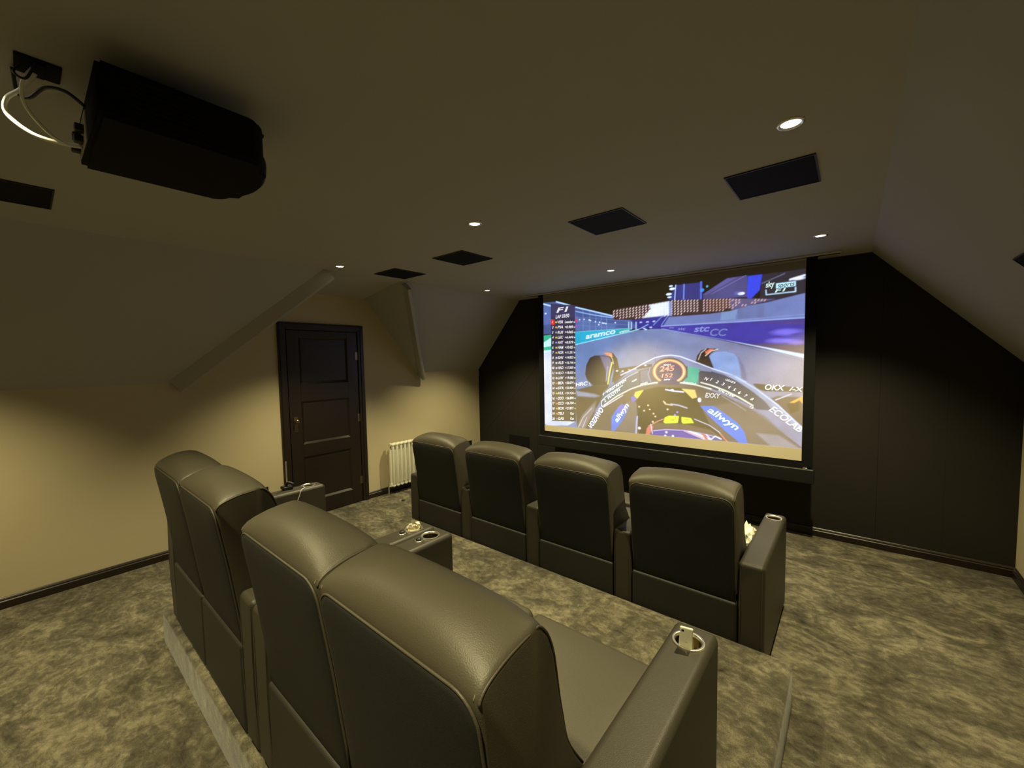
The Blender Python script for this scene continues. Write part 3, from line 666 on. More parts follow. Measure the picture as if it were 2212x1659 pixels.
('P',[(1.983,0.43),(2.228,0.496),(2.447,0.373),(2.712,0.113),(2.322,0.105),(2.23,0.293)],(112,96,84),0.8,0.01),
('P',[(2.386,0.206),(2.552,0.211),(2.702,0.115),(2.503,0.096)],(170,160,165),0.6,0.011),
('P',[(2.546,0.56),(2.727,0.557),(2.732,0.289),(2.599,0.384),(2.444,0.519)],(70,48,30),0.9,0.0088),
('P',[(2.607,0.492),(2.704,0.521),(2.701,0.439),(2.648,0.411)],(40,26,12),0.9,0.0033),
('P',[(2.632,0.505),(2.726,0.568),(2.728,0.499),(2.703,0.532),(2.666,0.505)],(248,168,60),1,0.001),
('L',[(2.527,0.524),(2.645,0.582)],0.008,(225,225,225),0.9),
('P',[(2.349,0.663),(2.379,0.667),(2.738,0.638),(2.739,0.601),(2.443,0.599),(2.379,0.621)],(54,44,42),1,0.0022),
('P',[(0.792,0.366),(0.818,0.486),(0.878,0.55),(1.011,0.654),(1.17,0.746),(1.321,0.798),(1.438,0.826),(1.585,0.847),(1.739,0.836),(1.88,0.796),(1.991,0.779),(2.11,0.741),(2.225,0.686),(2.337,0.607),(2.434,0.519),(2.508,0.426),(2.382,0.43),(2.339,0.458),(2.227,0.515),(2.112,0.567),(1.993,0.609),(1.844,0.644),(1.74,0.658),(1.606,0.666),(1.438,0.655),(1.292,0.623),(1.169,0.575),(1.01,0.494),(0.843,0.377)],(66,70,88),1,0.0016),
('P',[(0.844,0.549),(1.011,0.654),(1.17,0.746),(1.261,0.776),(1.269,0.637),(1.169,0.575),(1.01,0.494),(0.835,0.392),(0.813,0.438)],(74,88,104),1,0.0017),
('P',[(1.88,0.792),(1.991,0.779),(2.11,0.741),(2.281,0.649),(2.391,0.554),(2.349,0.477),(2.205,0.539),(1.869,0.652)],(58,60,76),1,0.0013),
('L',[(1.051,0.73),(1.2,0.798),(1.321,0.863),(1.438,0.919),(1.522,0.938),(1.605,0.944),(1.699,0.928),(1.803,0.886),(1.905,0.845),(2.015,0.799),(2.168,0.748),(2.292,0.681)],0.0093,(232,235,245),1.0),
('L',[(1.2,0.798),(1.231,0.801)],0.0078,(235,235,240),1.0),
('P',[(2.087,0.767),(2.202,0.742),(2.358,0.645),(2.506,0.522),(2.619,0.409),(2.737,0.289),(2.738,0.231),(2.548,0.428),(2.337,0.601),(2.168,0.723)],(160,168,190),0.8,0.006),
('L',[(2.202,0.729),(2.379,0.615),(2.548,0.477),(2.737,0.278)],0.0115,(205,215,230),0.85),
('L',[(0.843,0.377),(1.01,0.494),(1.169,0.578),(1.292,0.623),(1.438,0.655),(1.606,0.666),(1.74,0.658),(1.856,0.641),(1.993,0.605)],0.0128,(240,232,200),1.0),
('L',[(1.9,0.666),(1.993,0.642),(2.112,0.596),(2.227,0.54),(2.352,0.463)],0.0122,(250,240,205),1.0),
('L',[(2.089,0.541),(2.228,0.458),(2.296,0.412)],0.005,(190,190,200),0.6),
('L',[(0.812,0.368),(0.813,0.423),(0.869,0.48),(1.075,0.617)],0.0082,(240,240,240),1.0),
('L',[(0.812,0.376),(0.84,0.358),(1.075,0.504)],0.0085,(240,240,240),1.0),
('L',[(0.827,0.502),(1.011,0.631),(1.154,0.723),(1.254,0.769)],0.0066,(210,215,225),1.0),
('L',[(1.875,0.652),(1.874,0.765),(1.893,0.789),(1.991,0.775)],0.0054,(150,155,170),1.0),
('L',[(1.276,0.776),(1.277,0.637)],0.006,(40,44,60),1.0),
('P',[(1.279,0.776),(1.365,0.798),(1.38,0.661),(1.284,0.637)],(92,98,122),1,0.0015),
('L',[(1.387,0.812),(1.366,0.74),(1.395,0.662)],0.0087,(150,160,190),0.8),
('L',[(1.759,0.812),(1.776,0.744),(1.756,0.669)],0.0081,(30,32,48),0.8),
('E',1.585,0.777,0.1792,0.1428,(42,44,66),1,0.05),
('E',1.585,0.773,0.1708,0.1288,(244,158,92),1,0.03),
('E',1.585,0.773,0.1568,0.1176,(255,225,170),1,0.03),
('E',1.585,0.773,0.1442,0.1106,(226,110,70),1,0.03),
('E',1.585,0.77,0.1344,0.1036,(50,46,92),1,0.05),
('P',[(1.467,0.656),(1.586,0.729),(1.701,0.661),(1.687,0.642),(1.481,0.637)],(50,46,92),1,0.0042),
('P',[(1.772,0.828),(1.883,0.806),(1.864,0.648),(1.805,0.656),(1.72,0.669),(1.772,0.717)],(44,172,134),1,0.0013),
('P',[(1.058,0.402),(1.146,0.392),(1.122,0.311),(1.074,0.224),(0.976,0.089),(0.936,0.096),(0.937,0.247),(1.01,0.356)],(58,112,205),1,0.0016),
('P',[(1.01,0.349),(1.058,0.402),(1.146,0.392),(1.13,0.334),(1.034,0.312)],(122,104,186),0.8,0.0064),
('P',[(1.893,0.434),(2.019,0.438),(2.109,0.38),(2.231,0.286),(2.285,0.209),(2.313,0.108),(2.261,0.094),(2.116,0.211),(1.983,0.331)],(48,112,210),1,0.0013),
('L',[(1.239,0.274),(1.223,0.09)],0.012,(160,160,215),0.9),
('L',[(1.249,0.283),(1.234,0.091)],0.0046,(240,240,250),1.0),
('P',[(1.208,0.51),(1.223,0.547),(1.317,0.573),(1.269,0.505),(1.243,0.472)],(246,214,70),1.0,0.0),
('P',[(1.172,0.489),(1.213,0.503),(1.239,0.467),(1.185,0.424)],(110,92,190),1.0,0.0),
('P',[(1.714,0.599),(1.844,0.591),(1.864,0.517),(1.819,0.502),(1.767,0.554)],(240,205,105),1,0.0028),
('L',[(1.552,0.585),(1.62,0.573),(1.734,0.566)],0.0121,(230,225,230),1.0),
('E',1.62,0.583,0.0168,0.0084,(230,220,230),1.0,0.15),
('L',[(1.531,0.46),(1.552,0.433),(1.621,0.425)],0.0126,(242,200,160),0.9),
('L',[(1.608,0.436),(1.689,0.427),(1.768,0.404)],0.0121,(210,212,225),0.8),
('E',1.573,0.378,0.0098,0.009,(240,215,160),1.0,0.15),
('E',1.322,0.347,0.0105,0.009,(240,215,160),1.0,0.15),
('E',1.384,0.365,0.0098,0.0084,(240,215,160),1.0,0.15),
('E',1.425,0.322,0.0098,0.009,(240,215,160),1.0,0.15),
('E',1.445,0.293,0.0098,0.0084,(240,215,160),1.0,0.15),
('E',1.418,0.233,0.0098,0.009,(240,215,160),1.0,0.15),
('E',1.673,0.356,0.0098,0.0084,(170,140,230),1.0,0.15),
('E',1.366,0.408,0.0105,0.009,(240,215,160),1.0,0.15),
('E',1.649,0.324,0.0098,0.0084,(170,140,230),1.0,0.15),
('E',1.545,0.446,0.0098,0.0084,(240,215,160),1.0,0.15),
('E',1.266,0.387,0.0105,0.009,(240,215,160),1.0,0.15),
('E',1.887,0.492,0.0168,0.0224,(245,240,240),1.0,0.15),
('P',[(1.532,0.24),(1.546,0.291),(1.587,0.311),(1.689,0.316),(1.679,0.245),(1.553,0.223)],(226,246,30),1,0.0014),
('P',[(1.717,0.255),(1.714,0.309),(1.808,0.304),(1.837,0.256),(1.73,0.241)],(226,246,30),1,0.0013),
('L',[(1.608,0.267),(1.642,0.273)],0.0084,(150,150,40),1.0),
('L',[(1.756,0.285),(1.782,0.284)],0.0081,(150,150,40),1.0),
('P',[(1.367,0.189),(1.468,0.227),(1.743,0.24),(1.997,0.2),(2.118,0.12),(1.337,0.087)],(96,76,64),0.9,0.007),
('L',[(1.374,0.183),(1.468,0.242),(1.532,0.273)],0.0075,(240,150,110),1.0),
('L',[(1.84,0.297),(1.984,0.245),(2.069,0.187),(2.117,0.127)],0.0065,(230,220,230),1.0),
('P',[(1.425,0.137),(1.553,0.163),(1.744,0.173),(1.923,0.156),(2.034,0.137),(2.094,0.111),(1.81,0.095),(1.554,0.095),(1.396,0.09)],(66,44,150),1,0.0015),
('L',[(1.425,0.137),(1.553,0.163),(1.744,0.173),(1.923,0.156),(2.07,0.134)],0.0075,(200,185,235),1.0),
('E',1.562,0.136,0.0126,0.0112,(240,240,250),1.0,0.15),
('E',1.63,0.103,0.0117,0.0112,(240,240,250),1.0,0.15),
('E',1.551,0.095,0.0126,0.0112,(240,240,250),1.0,0.15),
('P',[(1.737,0.165),(1.809,0.172),(1.949,0.135),(1.998,0.103),(1.924,0.102)],(235,235,250),1.0,0.0),
('L',[(1.757,0.166),(1.924,0.112)],0.0078,(215,70,70),1.0),
('P',[(1.905,0.16),(1.936,0.155),(1.974,0.103),(1.943,0.104)],(220,92,60),1.0,0.0),
('L',[(1.955,0.149),(1.998,0.107),(2.034,0.144),(2.088,0.121)],0.0104,(238,238,248),1.0),
('P',[(1.34,0.087),(1.352,0.159),(1.396,0.206),(1.425,0.18),(1.381,0.088)],(226,110,96),0.85,0.0045),
('L',[(1.396,0.206),(1.414,0.106)],0.0073,(240,230,240),1.0),
('L',[(2.082,0.169),(2.139,0.106)],0.0113,(230,110,96),1.0),
('E',1.269,0.151,0.018,0.015,(240,225,215),1.0,0.15),
('G',[(0.117,1.618),(0.466,1.567),(0.468,0.155),(0.113,0.137)],(40,38,66),(34,26,18),(0.289,1.571),(0.273,0.277),0.96),
('P',[(0.117,1.613),(0.466,1.562),(0.466,1.426),(0.116,1.454)],(52,46,84),0.8,0.0055),
('P',[(0.114,1.421),(0.17,1.417),(0.171,1.35),(0.115,1.357)],(226,44,40),1.0,0.0),
('E',0.194,1.382,0.016,0.0119,(240,200,60),0.95,0.3),
('E',0.456,1.364,0.0114,0.008,(235,235,240),0.95,0.3),
('E',0.194,1.319,0.016,0.0119,(240,180,60),0.95,0.3),
('E',0.456,1.304,0.0114,0.0085,(238,226,90),0.95,0.3),
('E',0.194,1.256,0.016,0.0119,(150,160,180),0.95,0.3),
('E',0.456,1.242,0.0114,0.008,(238,226,90),0.95,0.3),
('E',0.193,1.192,0.016,0.0112,(240,200,60),0.95,0.3),
('E',0.456,1.181,0.0114,0.008,(235,235,240),0.95,0.3),
('E',0.193,1.129,0.016,0.0112,(150,160,180),0.95,0.3),
('E',0.457,1.12,0.0108,0.008,(238,226,90),0.95,0.3),
('E',0.193,1.066,0.016,0.0119,(240,200,60),0.95,0.3),
('E',0.457,1.059,0.0108,0.008,(238,226,90),0.95,0.3),
('E',0.193,1.002,0.016,0.0112,(240,180,60),0.95,0.3),
('E',0.457,0.998,0.0108,0.0085,(235,235,240),0.95,0.3),
('E',0.193,0.939,0.016,0.0119,(230,230,240),0.95,0.3),
('E',0.457,0.936,0.0108,0.008,(238,226,90),0.95,0.3),
('E',0.192,0.875,0.016,0.0119,(230,230,240),0.95,0.3),
('E',0.457,0.875,0.0108,0.0085,(238,226,90),0.95,0.3),
('E',0.192,0.811,0.016,0.0112,(230,230,240),0.95,0.3),
('E',0.457,0.813,0.0108,0.008,(235,235,240),0.95,0.3),
('E',0.192,0.748,0.016,0.0119,(220,220,230),0.95,0.3),
('E',0.457,0.751,0.0108,0.008,(238,226,90),0.95,0.3),
('E',0.192,0.684,0.016,0.0119,(230,230,240),0.95,0.3),
('E',0.457,0.689,0.0108,0.008,(238,226,90),0.95,0.3),
('E',0.192,0.62,0.016,0.0119,(230,130,50),0.95,0.3),
('E',0.457,0.627,0.0108,0.008,(235,235,240),0.95,0.3),
('E',0.192,0.555,0.016,0.0112,(220,220,230),0.95,0.3),
('E',0.457,0.565,0.0108,0.008,(238,226,90),0.95,0.3),
('E',0.191,0.491,0.016,0.0119,(240,190,60),0.95,0.3),
('E',0.457,0.503,0.0108,0.008,(238,226,90),0.95,0.3),
('E',0.191,0.427,0.016,0.0119,(150,150,180),0.95,0.3),
('E',0.457,0.441,0.0114,0.008,(235,235,240),0.95,0.3),
('E',0.191,0.362,0.016,0.0119,(230,130,50),0.95,0.3),
('E',0.457,0.379,0.0114,0.0085,(238,226,90),0.95,0.3),
('E',0.191,0.298,0.016,0.0119,(240,190,60),0.95,0.3),
('E',0.457,0.316,0.0114,0.008,(238,226,90),0.95,0.3),
('E',0.191,0.233,0.016,0.0119,(240,150,60),0.95,0.3),
('E',0.19,0.169,0.0168,0.0126,(150,150,150),0.95,0.3),
('P',[(2.514,1.555),(2.657,1.557),(2.658,1.516),(2.514,1.511)],(196,236,238),1.0,0.0),
('L',[(2.438,1.506),(2.441,1.465),(2.657,1.468),(2.656,1.505)],0.008,(200,232,234),1.0)]
WORDS=[
('1', (0.131, 1.374), (0.15, 1.371), 0.0272, (236, 234, 240)),
('VER', (0.216, 1.367), (0.298, 1.363), 0.0323, (236, 234, 240)),
('Leader', (0.321, 1.363), (0.44, 1.356), 0.0289, (236, 234, 240)),
('2', (0.131, 1.311), (0.149, 1.308), 0.0289, (236, 234, 240)),
('PIA', (0.215, 1.304), (0.298, 1.301), 0.0323, (236, 234, 240)),
('+0.989', (0.321, 1.301), (0.44, 1.295), 0.0289, (236, 234, 240)),
('3', (0.131, 1.247), (0.149, 1.245), 0.0272, (236, 234, 240)),
('RUS', (0.215, 1.241), (0.298, 1.238), 0.0304, (236, 234, 240)),
('+4.065', (0.321, 1.239), (0.44, 1.234), 0.0289, (236, 234, 240)),
('4', (0.131, 1.184), (0.149, 1.181), 0.0289, (236, 234, 240)),
('LEC', (0.215, 1.178), (0.298, 1.176), 0.0323, (236, 234, 240)),
('+6.604', (0.321, 1.176), (0.44, 1.173), 0.0272, (236, 234, 240)),
('5', (0.131, 1.12), (0.149, 1.118), 0.0289, (236, 234, 240)),
('ANT', (0.215, 1.115), (0.298, 1.113), 0.0323, (236, 234, 240)),
('+8.879', (0.321, 1.114), (0.44, 1.111), 0.0272, (236, 234, 240)),
('6', (0.13, 1.056), (0.149, 1.054), 0.0289, (236, 234, 240)),
('HAM', (0.215, 1.052), (0.298, 1.051), 0.0323, (236, 234, 240)),
('+10.425', (0.321, 1.052), (0.44, 1.05), 0.0289, (236, 234, 240)),
('7', (0.13, 0.992), (0.148, 0.99), 0.0289, (236, 234, 240)),
('NOR', (0.215, 0.989), (0.298, 0.988), 0.0323, (236, 234, 240)),
('+11.351', (0.321, 0.989), (0.44, 0.988), 0.0272, (236, 234, 240)),
('8', (0.13, 0.928), (0.148, 0.926), 0.0289, (236, 234, 240)),
('SAI', (0.214, 0.925), (0.297, 0.926), 0.0323, (236, 234, 240)),
('+14.823', (0.321, 0.927), (0.44, 0.927), 0.0289, (236, 234, 240)),
('9', (0.13, 0.864), (0.148, 0.862), 0.0289, (236, 234, 240)),
('ALB', (0.214, 0.862), (0.297, 0.863), 0.0323, (236, 234, 240)),
('+16.146', (0.321, 0.864), (0.44, 0.865), 0.0272, (236, 234, 240)),
('10', (0.123, 0.8), (0.16, 0.798), 0.0289, (236, 234, 240)),
('HAD', (0.214, 0.798), (0.297, 0.8), 0.0323, (236, 234, 240)),
('+17.509', (0.321, 0.801), (0.44, 0.803), 0.0272, (236, 234, 240)),
('11', (0.123, 0.735), (0.16, 0.734), 0.0289, (236, 234, 240)),
('ALO', (0.214, 0.734), (0.297, 0.737), 0.0304, (236, 234, 240)),
('+18.605', (0.321, 0.739), (0.44, 0.741), 0.0289, (236, 234, 240)),
('12', (0.123, 0.671), (0.159, 0.67), 0.0289, (236, 234, 240)),
('LAW', (0.214, 0.671), (0.297, 0.674), 0.0323, (236, 234, 240)),
('+19.088', (0.321, 0.676), (0.44, 0.679), 0.0289, (236, 234, 240)),
('13', (0.122, 0.606), (0.159, 0.605), 0.0289, (236, 234, 240)),
('BEA', (0.214, 0.607), (0.297, 0.61), 0.0323, (236, 234, 240)),
('+20.074', (0.32, 0.613), (0.44, 0.617), 0.0289, (236, 234, 240)),
('14', (0.122, 0.541), (0.159, 0.541), 0.0289, (236, 234, 240)),
('STR', (0.213, 0.543), (0.297, 0.547), 0.0323, (236, 234, 240)),
('+22.804', (0.32, 0.55), (0.44, 0.555), 0.0289, (236, 234, 240)),
('15', (0.122, 0.477), (0.159, 0.476), 0.0306, (236, 234, 240)),
('HUL', (0.213, 0.479), (0.297, 0.484), 0.0323, (236, 234, 240)),
('+24.126', (0.32, 0.486), (0.44, 0.493), 0.0272, (236, 234, 240)),
('16', (0.122, 0.412), (0.159, 0.412), 0.0306, (236, 234, 240)),
('DOO', (0.213, 0.414), (0.297, 0.42), 0.0323, (236, 234, 240)),
('+26.890', (0.32, 0.423), (0.44, 0.43), 0.0289, (236, 234, 240)),
('17', (0.121, 0.347), (0.158, 0.347), 0.0306, (236, 234, 240)),
('OCO', (0.213, 0.35), (0.297, 0.357), 0.0323, (236, 234, 240)),
('+26.704', (0.32, 0.36), (0.44, 0.368), 0.0289, (236, 234, 240)),
('18', (0.121, 0.282), (0.158, 0.282), 0.0306, (236, 234, 240)),
('BOR', (0.213, 0.286), (0.296, 0.293), 0.0323, (236, 234, 240)),
('+27.877', (0.32, 0.296), (0.44, 0.305), 0.0289, (236, 234, 240)),
('19', (0.121, 0.216), (0.158, 0.217), 0.0289, (236, 234, 240)),
('TSU', (0.213, 0.221), (0.296, 0.229), 0.0323, (236, 234, 240)),
('Out', (0.39, 0.236), (0.44, 0.24), 0.0289, (236, 234, 240)),
('20', (0.121, 0.151), (0.158, 0.152), 0.0289, (236, 234, 240)),
('GAS', (0.212, 0.157), (0.296, 0.165), 0.0323, (236, 234, 240)),
('Out', (0.39, 0.173), (0.44, 0.177), 0.0289, (236, 234, 240)),
('LAP 33/50', (0.189, 1.429), (0.389, 1.432), 0.0391, (236, 234, 240)),
('F1', (0.202, 1.5), (0.377, 1.501), 0.0576, (238, 238, 244)),
('aramco', (0.612, 1.156), (0.993, 1.201), 0.0576, (232, 246, 250)),
('aramco', (1.038, 1.199), (1.154, 1.219), 0.024, (214, 240, 236)),
('stc', (1.829, 1.169), (1.975, 1.168), 0.0598, (130, 140, 226)),
('CC', (1.976, 1.124), (2.129, 1.116), 0.065, (104, 120, 196)),
('stc', (1.671, 1.197), (1.75, 1.192), 0.0308, (126, 122, 200)),
('stc', (1.583, 1.219), (1.637, 1.215), 0.0182, (126, 122, 200)),
('245', (1.488, 0.773), (1.646, 0.782), 0.054, (240, 112, 92)),
('152', (1.509, 0.708), (1.627, 0.715), 0.0392, (240, 112, 92)),
('KM/H', (1.53, 0.835), (1.606, 0.837), 0.0154, (238, 238, 244)),
('MPH', (1.537, 0.68), (1.601, 0.684), 0.0154, (238, 238, 244)),
('N', (1.927, 0.699), (1.951, 0.687), 0.0286, (236, 240, 242)),
('1', (1.98, 0.689), (2.003, 0.676), 0.0308, (236, 240, 242)),
('2', (2.031, 0.669), (2.054, 0.656), 0.0286, (236, 240, 242)),
('3', (2.084, 0.649), (2.107, 0.637), 0.0286, (236, 240, 242)),
('4', (2.135, 0.622), (2.157, 0.61), 0.0286, (236, 240, 242)),
('5', (2.181, 0.598), (2.203, 0.586), 0.0286, (236, 240, 242)),
('6', (2.224, 0.572), (2.246, 0.56), 0.0286, (236, 240, 242)),
('7', (2.277, 0.546), (2.298, 0.535), 0.0264, (236, 240, 242)),
('8', (2.329, 0.516), (2.35, 0.505), 0.0264, (236, 240, 242)),
('GEARS', (2.117, 0.694), (2.201, 0.66), 0.0182, (228, 232, 236)),
('RPM x1000', (2.055, 0.591), (2.193, 0.532), 0.0169, (228, 232, 236)),
('15', (2.323, 0.448), (2.352, 0.43), 0.0192, (236, 240, 242)),
('THROTTLE', (1.73, 0.654), (1.851, 0.641), 0.0182, (236, 240, 242)),
('BRAKE', (1.284, 0.62), (1.366, 0.645), 0.0195, (236, 240, 242)),
('1  VERSTAPPEN', (0.84, 0.493), (1.126, 0.669), 0.0304, (226, 240, 240)),
('2  PIASTRI', (0.852, 0.412), (1.051, 0.562), 0.0285, (200, 240, 240)),
('+0.989', (1.185, 0.65), (1.243, 0.68), 0.0165, (226, 236, 240)),
('allwyn', (1.009, 0.188), (1.154, 0.395), 0.0544, (214, 240, 255)),
('allwyn', (1.961, 0.383), (2.22, 0.215), 0.0588, (206, 236, 255)),
('HRC', (0.469, 0.588), (0.638, 0.609), 0.0416, (244, 244, 250)),
('/', (0.663, 0.594), (0.702, 0.623), 0.0384, (236, 226, 190)),
('VOZAWO', (0.681, 0.087), (0.843, 0.323), 0.0576, (244, 244, 250)),
('OKX', (2.443, 0.615), (2.595, 0.61), 0.0468, (244, 246, 250)),
('/-X', (2.625, 0.609), (2.73, 0.606), 0.036, (240, 242, 248)),
('ECOLAB', (2.477, 0.43), (2.709, 0.246), 0.0552, (206, 206, 222)),
('EXXY', (1.939, 0.521), (2.078, 0.517), 0.0442, (188, 194, 214)),
('sky', (2.436, 1.528), (2.505, 1.533), 0.048, (208, 240, 240)),
('sports', (2.525, 1.519), (2.65, 1.521), 0.036, (84, 120, 130)),
('F1', (2.505, 1.477), (2.589, 1.481), 0.0264, (206, 240, 240))]

FX0, FX1, FZ0, FZ1, FY = 1.402, 4.130, .718, 2.458, 4.30
SW, SH = FX1-FX0, 2.44-FZ0
NX, NZ = 760, 480
gx = np.linspace(0, SW, NX); gz = np.linspace(0, SH, NZ); GX, GZ = np.meshgrid(gx, gz)
IMG = np.zeros((NZ, NX, 3))
srgb = lambda c: np.array(lin(c))
def window(pts, pad):
    xs = [p[0] for p in pts]; zs = [p[1] for p in pts]
    i0, i1 = np.searchsorted(gx, (min(xs)-pad, max(xs)+pad)); j0, j1 = np.searchsorted(gz, (min(zs)-pad, max(zs)+pad))
    return slice(j0, j1), slice(i0, i1)
def segd(X, Z, p, q):
    dx, dz = q[0]-p[0], q[1]-p[1]; l2 = dx*dx+dz*dz+1e-12
    t = np.clip(((X-p[0])*dx+(Z-p[1])*dz)/l2, 0, 1); return np.hypot(X-p[0]-t*dx, Z-p[1]-t*dz)
def cover(pts, soft):
    pad = soft+.006; w = window(pts, pad); X, Z = GX[w], GZ[w]
    if X.size == 0: return w, X
    ins = np.zeros(X.shape, bool); d = np.full(X.shape, 9.)
    for i in range(len(pts)):
        p, q = pts[i], pts[(i+1) % len(pts)]
        d = np.minimum(d, segd(X, Z, p, q))
        if p[1] != q[1]:
            c = ((p[1] > Z) != (q[1] > Z)) & (X < (q[0]-p[0])*(Z-p[1])/(q[1]-p[1])+p[0]); ins ^= c
    sd = np.where(ins, d, -d); return w, np.clip(.5+sd/(2*max(soft, .0018)), 0, 1)
def blend(w, a, c): IMG[w] = IMG[w]*(1-a[..., None])+c*a[..., None]
for o in PAINT:
    if o[0] == 'P': w, a = cover(o[1], o[4]); blend(w, a*o[3], srgb(o[2]))
    elif o[0] == 'G':
        w, a = cover(o[1], 0); p, q = o[4], o[5]; X, Z = GX[w], GZ[w]
        t = np.clip(((X-p[0])*(q[0]-p[0])+(Z-p[1])*(q[1]-p[1]))/((q[0]-p[0])**2+(q[1]-p[1])**2), 0, 1)[..., None]
        blend(w, a*o[6], srgb(o[2])*(1-t)+srgb(o[3])*t)
    elif o[0] == 'L':
        w = window(o[1], o[2]); X, Z = GX[w], GZ[w]
        if X.size == 0: continue
        d = np.full(X.shape, 9.)
        for p, q in zip(o[1], o[1][1:]): d = np.minimum(d, segd(X, Z, p, q))
        blend(w, np.clip(.5+(o[2]/2-d)/.0036, 0, 1)*o[4], srgb(o[3]))
    elif o[0] == 'E':
        w = window([(o[1]-o[3], o[2]-o[4]), (o[1]+o[3], o[2]+o[4])], .01); X, Z = GX[w], GZ[w]
        if X.size == 0: continue
        d = np.hypot((X-o[1])/o[3], (Z-o[2])/o[4]); blend(w, np.clip((1-d)/max(o[7], .02)+.5*(o[7] < .2), 0, 1)*o[6], srgb(o[5]))
rng = np.random.default_rng(5)
def cloud(nx, nz):          # smooth random field over the picture
    g = rng.standard_normal((nz, nx)); xi = np.linspace(0, nx-1.001, NX); zi = np.linspace(0, nz-1.001, NZ)
    i, j = xi.astype(int), zi.astype(int); u, v = xi-i, (zi-j)[:, None]; u = u*u*(3-2*u); v = v*v*(3-2*v)
    return (g[j][:, i]*(1-u)+g[j][:, i+1]*u)*(1-v)+(g[j+1][:, i]*(1-u)+g[j+1][:, i+1]*u)*v
for _ in range(2):          # the projected picture is slightly soft
    IMG[1:-1, 1:-1] = (IMG[1:-1, 1:-1]*2+IMG[:-2, 1:-1]+IMG[2:, 1:-1]+IMG[1:-1, :-2]+IMG[1:-1, 2:])/6
IMG *= np.clip(1+.06*cloud(14, 9)+.05*cloud(44, 28), .5, 1.5)[..., None]
IMG *= 1+.05*rng.standard_normal((NZ, NX, 1))
IMG = np.clip(IMG*np.array((.80, .90, 1.12)), 0, 1.1); IMG[:, 0] *= .2; IMG[:, -1] *= .2
LX, LZ = SW, SH
scr = thing('projection_screen', 'large pull-down projection screen showing a motor race, hanging before the black wall', 'projection screen', (FX0, FY, FZ0))
cloth = obj('screen_cloth', box(bmesh.new(), 0, SW, 0, .004, 0, FZ1-FZ0), 'pale_trim', scr, smooth=False)
me = bpy.data.meshes.new('projected_picture')
co = np.stack([GX, np.full_like(GX, -.0015), GZ], -1).reshape(-1, 3)
ii = (np.arange(NZ-1)[:, None]*NX+np.arange(NX-1)[None]).ravel()
quads = np.stack([ii, ii+1, ii+NX+1, ii+NX], -1)
me.vertices.add(len(co)); me.vertices.foreach_set('co', co.ravel())
me.loops.add(quads.size); me.loops.foreach_set('vertex_index', quads.ravel().astype(np.int32))
me.polygons.add(len(quads)); me.polygons.foreach_set('loop_start', np.arange(0, quads.size, 4, dtype=np.int32))
me.update(calc_edges=True)
ca = me.color_attributes.new('picture', 'FLOAT_COLOR', 'POINT')
ca.data.foreach_set('color', np.concatenate([IMG.reshape(-1, 3), np.ones((NX*NZ, 1))], 1).ravel().astype(np.float32))
def cloth_mat():
    m = bpy.data.materials.new('projected_picture'); m.use_nodes = True; MATS['projected_picture'] = m
    nt = m.node_tree; b = nt.nodes['Principled BSDF']; at = nt.nodes.new('ShaderNodeVertexColor'); at.layer_name = 'picture'
    b.inputs['Base Color'].default_value = (.30, .265, .195, 1); b.inputs['Roughness'].default_value = .9; b.inputs['Specular IOR Level'].default_value = .1
    nt.links.new(at.outputs[0], b.inputs['Emission Color']); b.inputs['Emission Strength'].default_value = 1.28
cloth_mat()
obj('projected_picture', me, 'projected_picture', scr, smooth=False)
bm = prism(bmesh.new(), [(0, -.0032, 0), (SW, -.0032, 0), (SW, -.0032, .107), (0, -.0032, .074)], (0, .001, 0))
obj('lamplit_band', bm, 'screen_lamplit', scr, smooth=False)  # added strip over the cloth, lamplight painted into its colour
# the writing in the picture
def word_mesh(s, p, q, h, bold):
    cu = bpy.data.curves.new('w', 'FONT'); cu.body = s; cu.size = 1.0; cu.offset = .026 if h > .018 else .03; cu.shear = .2
    o = bpy.data.objects.new('w', cu); COL.objects.link(o)
    me = bpy.data.meshes.new_from_object(o.evaluated_get(bpy.context.evaluated_depsgraph_get()))
    v = np.empty(len(me.vertices)*3, np.float32); me.vertices.foreach_get('co', v); v = v.reshape(-1, 3)
    fs = [tuple(f.vertices) for f in me.polygons]
    bpy.data.objects.remove(o); bpy.data.curves.remove(cu); bpy.data.meshes.remove(me)
    if not len(v): return v, fs
    x0, x1 = v[:, 0].min(), v[:, 0].max(); cap = .69
    dx, dz = q[0]-p[0], q[1]-p[1]; L = math.hypot(dx, dz); ux, uz = dx/L, dz/L
    X = (v[:, 0]-x0)/(x1-x0)*L if len(s) > 1 else (v[:, 0]-x0)/cap*h; Z = v[:, 1]/cap*h
    return np.stack([p[0]+X*ux-Z*uz, np.full(len(X), -.004), p[1]+X*uz+Z*ux], -1), fs
groups = {}
for s, p, q, h, c in WORDS:
    v, fs = word_mesh(s, p, q, h, 1)
    V, Fs = groups.setdefault(tuple(c), ([], [])); n = sum(len(a) for a in V)
    V.append(v); Fs.extend([tuple(i+n for i in f_) for f_ in fs])
for c, (V, Fs) in groups.items():
    V = np.concatenate(V); V[:, 0] = np.clip(V[:, 0], .002, SW-.002)
    nm = 'letters_%d_%d_%d' % c; mat(nm, (.6, .6, .6), .9, emis=lin(c), estr=.92)
    me = bpy.data.meshes.new('lettering'); me.from_pydata(V.tolist(), [], Fs)
    tag(obj('lettering', me, nm, scr, smooth=False), kind='stuff')
boxo('black_border', 'black_cloth', scr, -.075, -.001, -.002, .003, -.05, FZ1-FZ0)
boxo('black_border', 'black_cloth', scr, SW+.001, SW+.078, -.002, .003, -.05, FZ1-FZ0)
boxo('black_border', 'black_cloth', scr, -.001, SW+.001, -.002, .003, -.062, 0)
